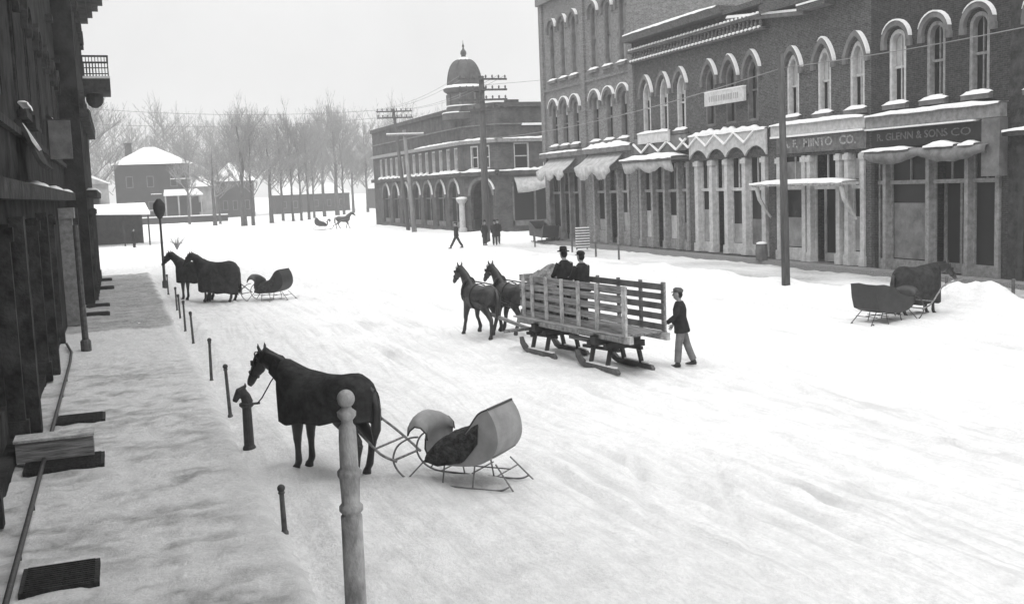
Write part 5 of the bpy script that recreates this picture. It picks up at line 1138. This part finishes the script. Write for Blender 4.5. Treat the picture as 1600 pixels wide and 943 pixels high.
# slatted board stack on the far kerb
K = MB()
ss = empty('slatted_board', 'upright stack of snow edged slats at the kerb before the tall building', 'sign', (27.9, 61.3, 0), R(-5))
for k in range(8):
    K = MB(); K.box(-.42, .42, -.12, .12, .1 + k * .17, .18 + k * .17); o = K.build('slat', M['wooddark'], ss); K = MB(); K.box(-.43, .43, -.14, .14, .181 + k * .17, .235 + k * .17); K.build('snow_cap', M['cap'], o)
K = MB(); [K.bar((x, 0.16, 0), (x, .16, 1.5), .06) for x in (-.35, .35)]; K.build('upright', M['dark'], ss)
K = MB(); K.lathe([(.28, 0), (.3, .4), (.27, .8), (.1, .82)], (0, 0, 0), 12); o = K.build('barrel', M['wooddark']); o.location = (29.6, 43.9, .12); tag(o, 'dark barrel against the shopfront beside the bare pole', 'barrel'); K = MB(); K.blob((0, 0, .83), (.26, .26, .09)); K.build('snow_cap', M['cap'], o, smooth=True)
# small bushy stalk behind the pair
K = MB()
for k in range(40):
    a = random.uniform(0, 6.28); r = random.uniform(.2, .75); K.tube([(0, 0, .0), (r * .4 * math.cos(a), r * .4 * math.sin(a), .5), (r * math.cos(a), r * math.sin(a), random.uniform(.5, 1.1))], [.03, .02, .01], 4)
o = K.build('bush', M['twig']); o.location = (4.7, 92, 0); tag(o, 'small leafless bush in the snow beyond the tethered pair', 'bush')

# ------------------------------------------------------------------ background houses
def hip_house(name, label, x0, x1, y0, y1, eave, apex, m, over=.7, gable=False, wins=(), flat=False, snow='cap'):
    o = empty(name, label, 'house', ((x0 + x1) / 2, y0, 0)); cx = (x0 + x1) / 2; cy = y0
    K = MB(); K.box(x0 - cx, x1 - cx, 0, y1 - y0, -.3, eave); K.build('wall', M[m], o)
    K = MB(); a, b, c, d = x0 - cx - over, x1 - cx + over, -over, y1 - y0 + over
    if gable: K.add([(a, c, eave), (b, c, eave), (b, d, eave), (a, d, eave), (0, c, apex), (0, d, apex)], [(0, 1, 4), (1, 2, 5, 4), (2, 3, 5), (3, 0, 4, 5), (0, 3, 2, 1)])
    else:
        rl = max(0.0, (b - a) - (d - c)) / 2 + .6; my = (c + d) / 2
        K.add([(a, c, eave), (b, c, eave), (b, d, eave), (a, d, eave), (-rl, my, apex), (rl, my, apex)], [(0, 1, 5, 4), (1, 2, 5), (2, 3, 4, 5), (3, 0, 4), (0, 3, 2, 1)])
    K.build('roof', M[snow], o)
    if gable:
        K = MB(); K.add([(x0 - cx, -.01, eave), (x1 - cx, -.01, eave), (0, -.01, apex - .35)], [(0, 1, 2)]); g_ = K.build('gable', M[m], o); g_.location = (0, -over - .02, 0)
    for (wx, wz, ww, wh_) in wins:
        K = MB(); K.box(wx - cx - ww / 2, wx - cx + ww / 2, -.06, .02, wz, wz + wh_); wo = K.build('window', M['trimdark'], o)
        K = MB(); K.box(wx - cx - ww / 2 + .12, wx - cx + ww / 2 - .12, -.075, -.061, wz + .12, wz + wh_ - .12); K.build('pane', M['glass'], wo)
    return o
hh_ = hip_house('brick_house', 'big two storey dark house with snowy hip roof across the far crossing', .6, 13.3, 200, 212, 10.6, 13.9, 'farwall', wins=[(3, 6.5, 1.2, 2), (6.5, 6.5, 1.2, 2), (10.5, 6.5, 1.2, 2), (3, 2, 1.2, 2), (6.5, 2, 1.2, 2)])
K = MB(); K.box(-4.3, -3.1, 3.5, 4.6, 11.5, 14.3); K.box(-4.4, -3.0, 3.4, 4.7, 14.3, 14.6); K.build('chimney', M['dark'], hh_)
K = MB(); K.add([(1.5, -3, 4.9), (8.3, -3, 4.9), (7.5, 0, 5.9), (1.8, 0, 5.9)], [(0, 1, 2, 3)]); thicken(K.build('porch_roof', M['cap'], hh_), .2); K = MB(); [K.bar((x, -2.8, 0), (x, -2.8, 4.8), .25) for x in (1.8, 4, 6, 7.9)]; K.build('porch_post', M['farlight'], hh_)
K = MB(); K.box(1.9, 7.6, -.9, -.1, .2, 4.6); K.build('porch_screen', M['farwall'], hh_)
K = MB(); [K.box(x, x + w_, -.1, -.02, z, z + .15) for x, w_, z in ((-.5, 1.8, 5.2), (3, 3.5, 7.8), (-1, 2, 2.3))]; K.build('snow_cap', M['cap'], hh_)
sh_ = hip_house('small_shop', 'small gabled pale wooden shop across the side street', -6.5, -.35, 112, 122, 6.0, 7.6, 'farlight', over=.3, gable=True, wins=[(-3.2, 3.9, .9, 1.4), (-1.6, 3.9, .9, 1.4)])
K = MB(); K.add([(-3.2, -7, 3.3), (6.6, -7.5, 2.95), (6.4, -.2, 3.9), (-3, -.2, 3.9)], [(0, 1, 2, 3)]); thicken(K.build('canopy', M['cap'], sh_), .18); K = MB(); [K.bar((x, -7, 0), (x, -7, 3.1), .14) for x in (-1.5, 1.5, 4.2, 6.4)]; K.build('canopy_post', M['dark'], sh_)
K = MB(); K.box(-3, 6.0, -1.2, -.2, .0, 3.3); K.build('shop_front', M['dark'], sh_)
hip_house('wooden_house', 'low pale walled house with flat snowy porch roof beyond the hip roofed house', 14.2, 19, 216, 224, 6.5, 8.5, 'farlight', over=.8, wins=[(16, 1.5, 1, 2)])
hip_house('wooden_house', 'two storey house with broad snowy roof half hidden by the bare trees', 20.5, 28, 228, 238, 7.5, 11.5, 'farwall', over=.8, wins=[(22, 1.5, 1, 2), (24, 1.5, 1, 2), (26.5, 1.5, 1, 2)])
hip_house('wooden_house', 'small snow roofed house among the first thin trees', 34, 40, 240, 248, 4.2, 7.0, 'farwall', over=.6, wins=[(36, 1.2, 1, 1.6), (38.5, 1.2, 1, 1.6)])
hip_house('wooden_house', 'long low dark house behind the middle of the tree row', 43, 53, 250, 258, 4.2, 6.8, 'farwall', over=.6, wins=[(45, 1.2, 1, 1.6), (48, 1.2, 1, 1.6), (51, 1.2, 1, 1.6)])
hip_house('wooden_house', 'small dark house at the end of the street close to the corner building', 62, 70, 262, 270, 5, 8, 'farwall', over=.6, wins=[(65, 1.2, 1, 1.6)])
K = MB(); K.box(1, 19, 194.0, 194.4, 0, 1.1); o = tag(K.build('low_fence', M['farwall']), 'low dark fence before the hip roofed house', 'fence'); K = MB(); K.box(1, 19, 193.95, 194.45, 1.101, 1.3); K.build('snow_cap', M['cap'], o)

# ------------------------------------------------------------------ trees
def tree_meshes(seed, H=17, spread=.9, dens=1.0, up=.55):
    rnd = random.Random(seed); T = MB(); Cn = MB()
    def br(p, d, L, r, lev, mb):
        n = 3 if lev < 2 else 2; pts = [p]; q = p; dd = d
        for i in range(n):
            dd = (dd + Vector((rnd.uniform(-1, 1), rnd.uniform(-1, 1), rnd.uniform(-.3, .6))) * .16).normalized(); q = q + dd * (L / n); pts.append(q)
        mb.tube(pts, [max(.014, r * (1 - .6 * i / n)) for i in range(n + 1)], 5 if lev < 2 else 3, caps=False)
        if lev >= 5 or L < .45: return
        k = {0: 3, 1: 4, 2: 5, 3: 4, 4: 3}[lev]
        for j in range(int(k * dens + .5)):
            t = rnd.uniform(.3, 1.0); base = pts[min(n, int(t * n))].lerp(pts[min(n, int(t * n) + 1)], rnd.random()) if int(t * n) < n else pts[-1]
            a = rnd.uniform(0, 6.28); sd_ = Vector((math.cos(a), math.sin(a), 0)); nd = (dd * up + sd_ * spread * .62 + Vector((0, 0, .32))).normalized()
            br(base, nd, L * rnd.uniform(.5, .68), r * .5, lev + 1, Cn)
        if lev < 5: br(pts[-1], dd, L * .62, r * .5, lev + 1, Cn)
    # trunk
    pts = [Vector((0, 0, -.2))]; 
    for i in range(1, 8): pts.append(Vector((rnd.uniform(-.15, .15) * i * .25, rnd.uniform(-.15, .15) * i * .25, H * .86 * i / 7)))
    T.tube(pts, [.36 - .044 * i for i in range(8)], 8)
    for i in range(int(15 * dens)):
        t = rnd.uniform(.28, .98); z = t * H * .86; k = min(6, int(z / (H * .86) * 7)); b = pts[k].lerp(pts[k + 1], (z / (H * .86) * 7) - k); a = i * 2.4 + rnd.uniform(-.4, .4)
        br(b, Vector((math.cos(a) * spread, math.sin(a) * spread, up + .25)).normalized(), H * .27 * (1.12 - t * .55) * rnd.uniform(.7, 1.1), .13 * (1.1 - t * .6), 2, Cn)
    br(pts[-1], Vector((0, 0, 1)), H * .16, .07, 3, Cn)
    return T.mesh('trunk', True, recalc=False), Cn.mesh('crown', False, recalc=False)
variants = [tree_meshes(3, 17, .8, 1.0), tree_meshes(8, 18, .6, 1.0, .8), tree_meshes(15, 15, 1.0, 1.0), tree_meshes(21, 13, 1.2, .8, .3)]
for t_, c_ in variants: t_.materials.append(M['bark']); c_.materials.append(M['twig'])
def tree(x, y, v, s, label, rz=None, sx=1.0, thick=1.0):
    o = empty('bare_tree', label, 'tree', (x, y, 0), rz if rz is not None else random.uniform(0, 6.28), 'leafless trees along the far end of the street'); o.scale = (s * sx, s * sx, s)
    t = bpy.data.objects.new('trunk', variants[v][0]); COL.objects.link(t); t.parent = o; t.scale = (thick, thick, 1)
    c = bpy.data.objects.new('crown', variants[v][1]); COL.objects.link(c); c.parent = o
TL = [(17.4, 155, 1, .92, 'thick trunked tall bare tree, darkest of the row', 1.5), (18.9, 157, 0, .85, 'slim bare tree close beside the darkest trunk', .9), (14.3, 166, 3, 1.0, 'wide spreading bare tree near the hip roofed house', .9), (15.8, 174, 2, .8, 'smaller bare tree behind the wide spreading one', .7), (11.6, 182, 0, .8, 'leafless tree whose top shows over the hip roof edge', .8),
      (22.8, 166, 2, 1.0, 'bare tree standing alone between the darkest trunk and the close trio', 1.0), (25.9, 175, 0, .9, 'bare tree with a thin straight trunk, first of a close trio', .8), (26.9, 171, 1, .95, 'bare tree in the middle of the close trio', .7), (28.4, 172, 0, .9, 'bare tree last of the close trio', .7), (30.5, 177, 1, .9, 'slender bare tree just past the close trio', .8),
      (36.3, 194, 1, 1.05, 'tall bare tree over the distant sleigh, first of two', .9), (39.9, 200, 1, 1.15, 'tall bare tree over the distant sleigh, second of two', 1.1), (42.0, 204, 0, 1.0, 'bare tree between the sleigh and the corner building', .8), (46.9, 218, 2, 1.1, 'far bare tree nearer the corner building', .8), (49.5, 216, 0, 1.1, 'farthest bare tree against the corner building', .8),
      (33.0, 186, 0, .95, 'bare tree midway along the far row', .7), (52, 214, 1, 1.0, 'bare tree peeping past the corner building edge', .7), (-7, 138, 2, 1.12, 'dense bare tree behind the balcony building', 1.2), (-2.5, 150, 0, 1.05, 'bare tree with high top beside the balcony', .9), (4, 228, 2, .95, 'bare tree rising behind the chimney of the hip roofed house', .8), (9, 232, 1, .8, 'bare tree rising behind the hip roof ridge', .8)]
for x, y, v, s, l, th in TL: tree(x, y, v, s, l, thick=th)
# far off wood, one mass
rnd = random.Random(5); WV = np.empty((0, 3)); verts = []; faces = []
_, cl_ = tree_meshes(33, 15, .9, .62); cv = np.array([v.co[:] for v in cl_.vertices]); cf = [tuple(p.vertices) for p in cl_.polygons]; cf = np.array([f for f in cf if len(f) == 4])
n0 = 0
for k in range(150):
    x = rnd.uniform(-12, 92); y = rnd.uniform(236, 300); s = rnd.uniform(1.0, 1.6); a = rnd.uniform(0, 6.28); ca, sa = math.cos(a), math.sin(a)
    vv = np.stack([(cv[:, 0] * ca - cv[:, 1] * sa) * s + x, (cv[:, 0] * sa + cv[:, 1] * ca) * s + y, cv[:, 2] * s], -1); verts.append(vv); faces.append(cf + n0); n0 += len(vv)
vv = np.concatenate(verts); ff = np.concatenate(faces); me = bpy.data.meshes.new('woods'); me.vertices.add(len(vv)); me.vertices.foreach_set('co', vv.ravel()); me.loops.add(ff.size); me.loops.foreach_set('vertex_index', ff.ravel()); me.polygons.add(len(ff)); me.polygons.foreach_set('loop_start', np.arange(0, ff.size, 4)); me.polygons.foreach_set('loop_total', np.full(len(ff), 4)); me.update(); me.materials.append(M['twig'])
o = bpy.data.objects.new('distant_woods', me); COL.objects.link(o); tag(o, 'hazy leafless woods closing the far end of the street', 'woods', kind='stuff')
print('woods', len(vv))

# ------------------------------------------------------------------ haze
K = MB(); K.box(-220, 320, -30, 460, -1.5, 26); hz = K.build('haze', bpy.data.materials.new('haze_air')); hm = hz.data.materials[0]; hm.use_nodes = True; nt = hm.node_tree
for n in list(nt.nodes):
    if n.type == 'BSDF_PRINCIPLED': nt.nodes.remove(n)
pv = nt.nodes.new('ShaderNodeVolumePrincipled'); pv.inputs['Color'].default_value = (.96, .96, .96, 1); pv.inputs['Density'].default_value = .0012; pv.inputs['Anisotropy'].default_value = 0.2
nt.links.new(pv.outputs[0], [n for n in nt.nodes if n.type == 'OUTPUT_MATERIAL'][0].inputs['Volume']); tag(hz, kind='stuff')
print('objects', len(bpy.data.objects), 'verts', sum(len(m.vertices) for m in bpy.data.meshes))
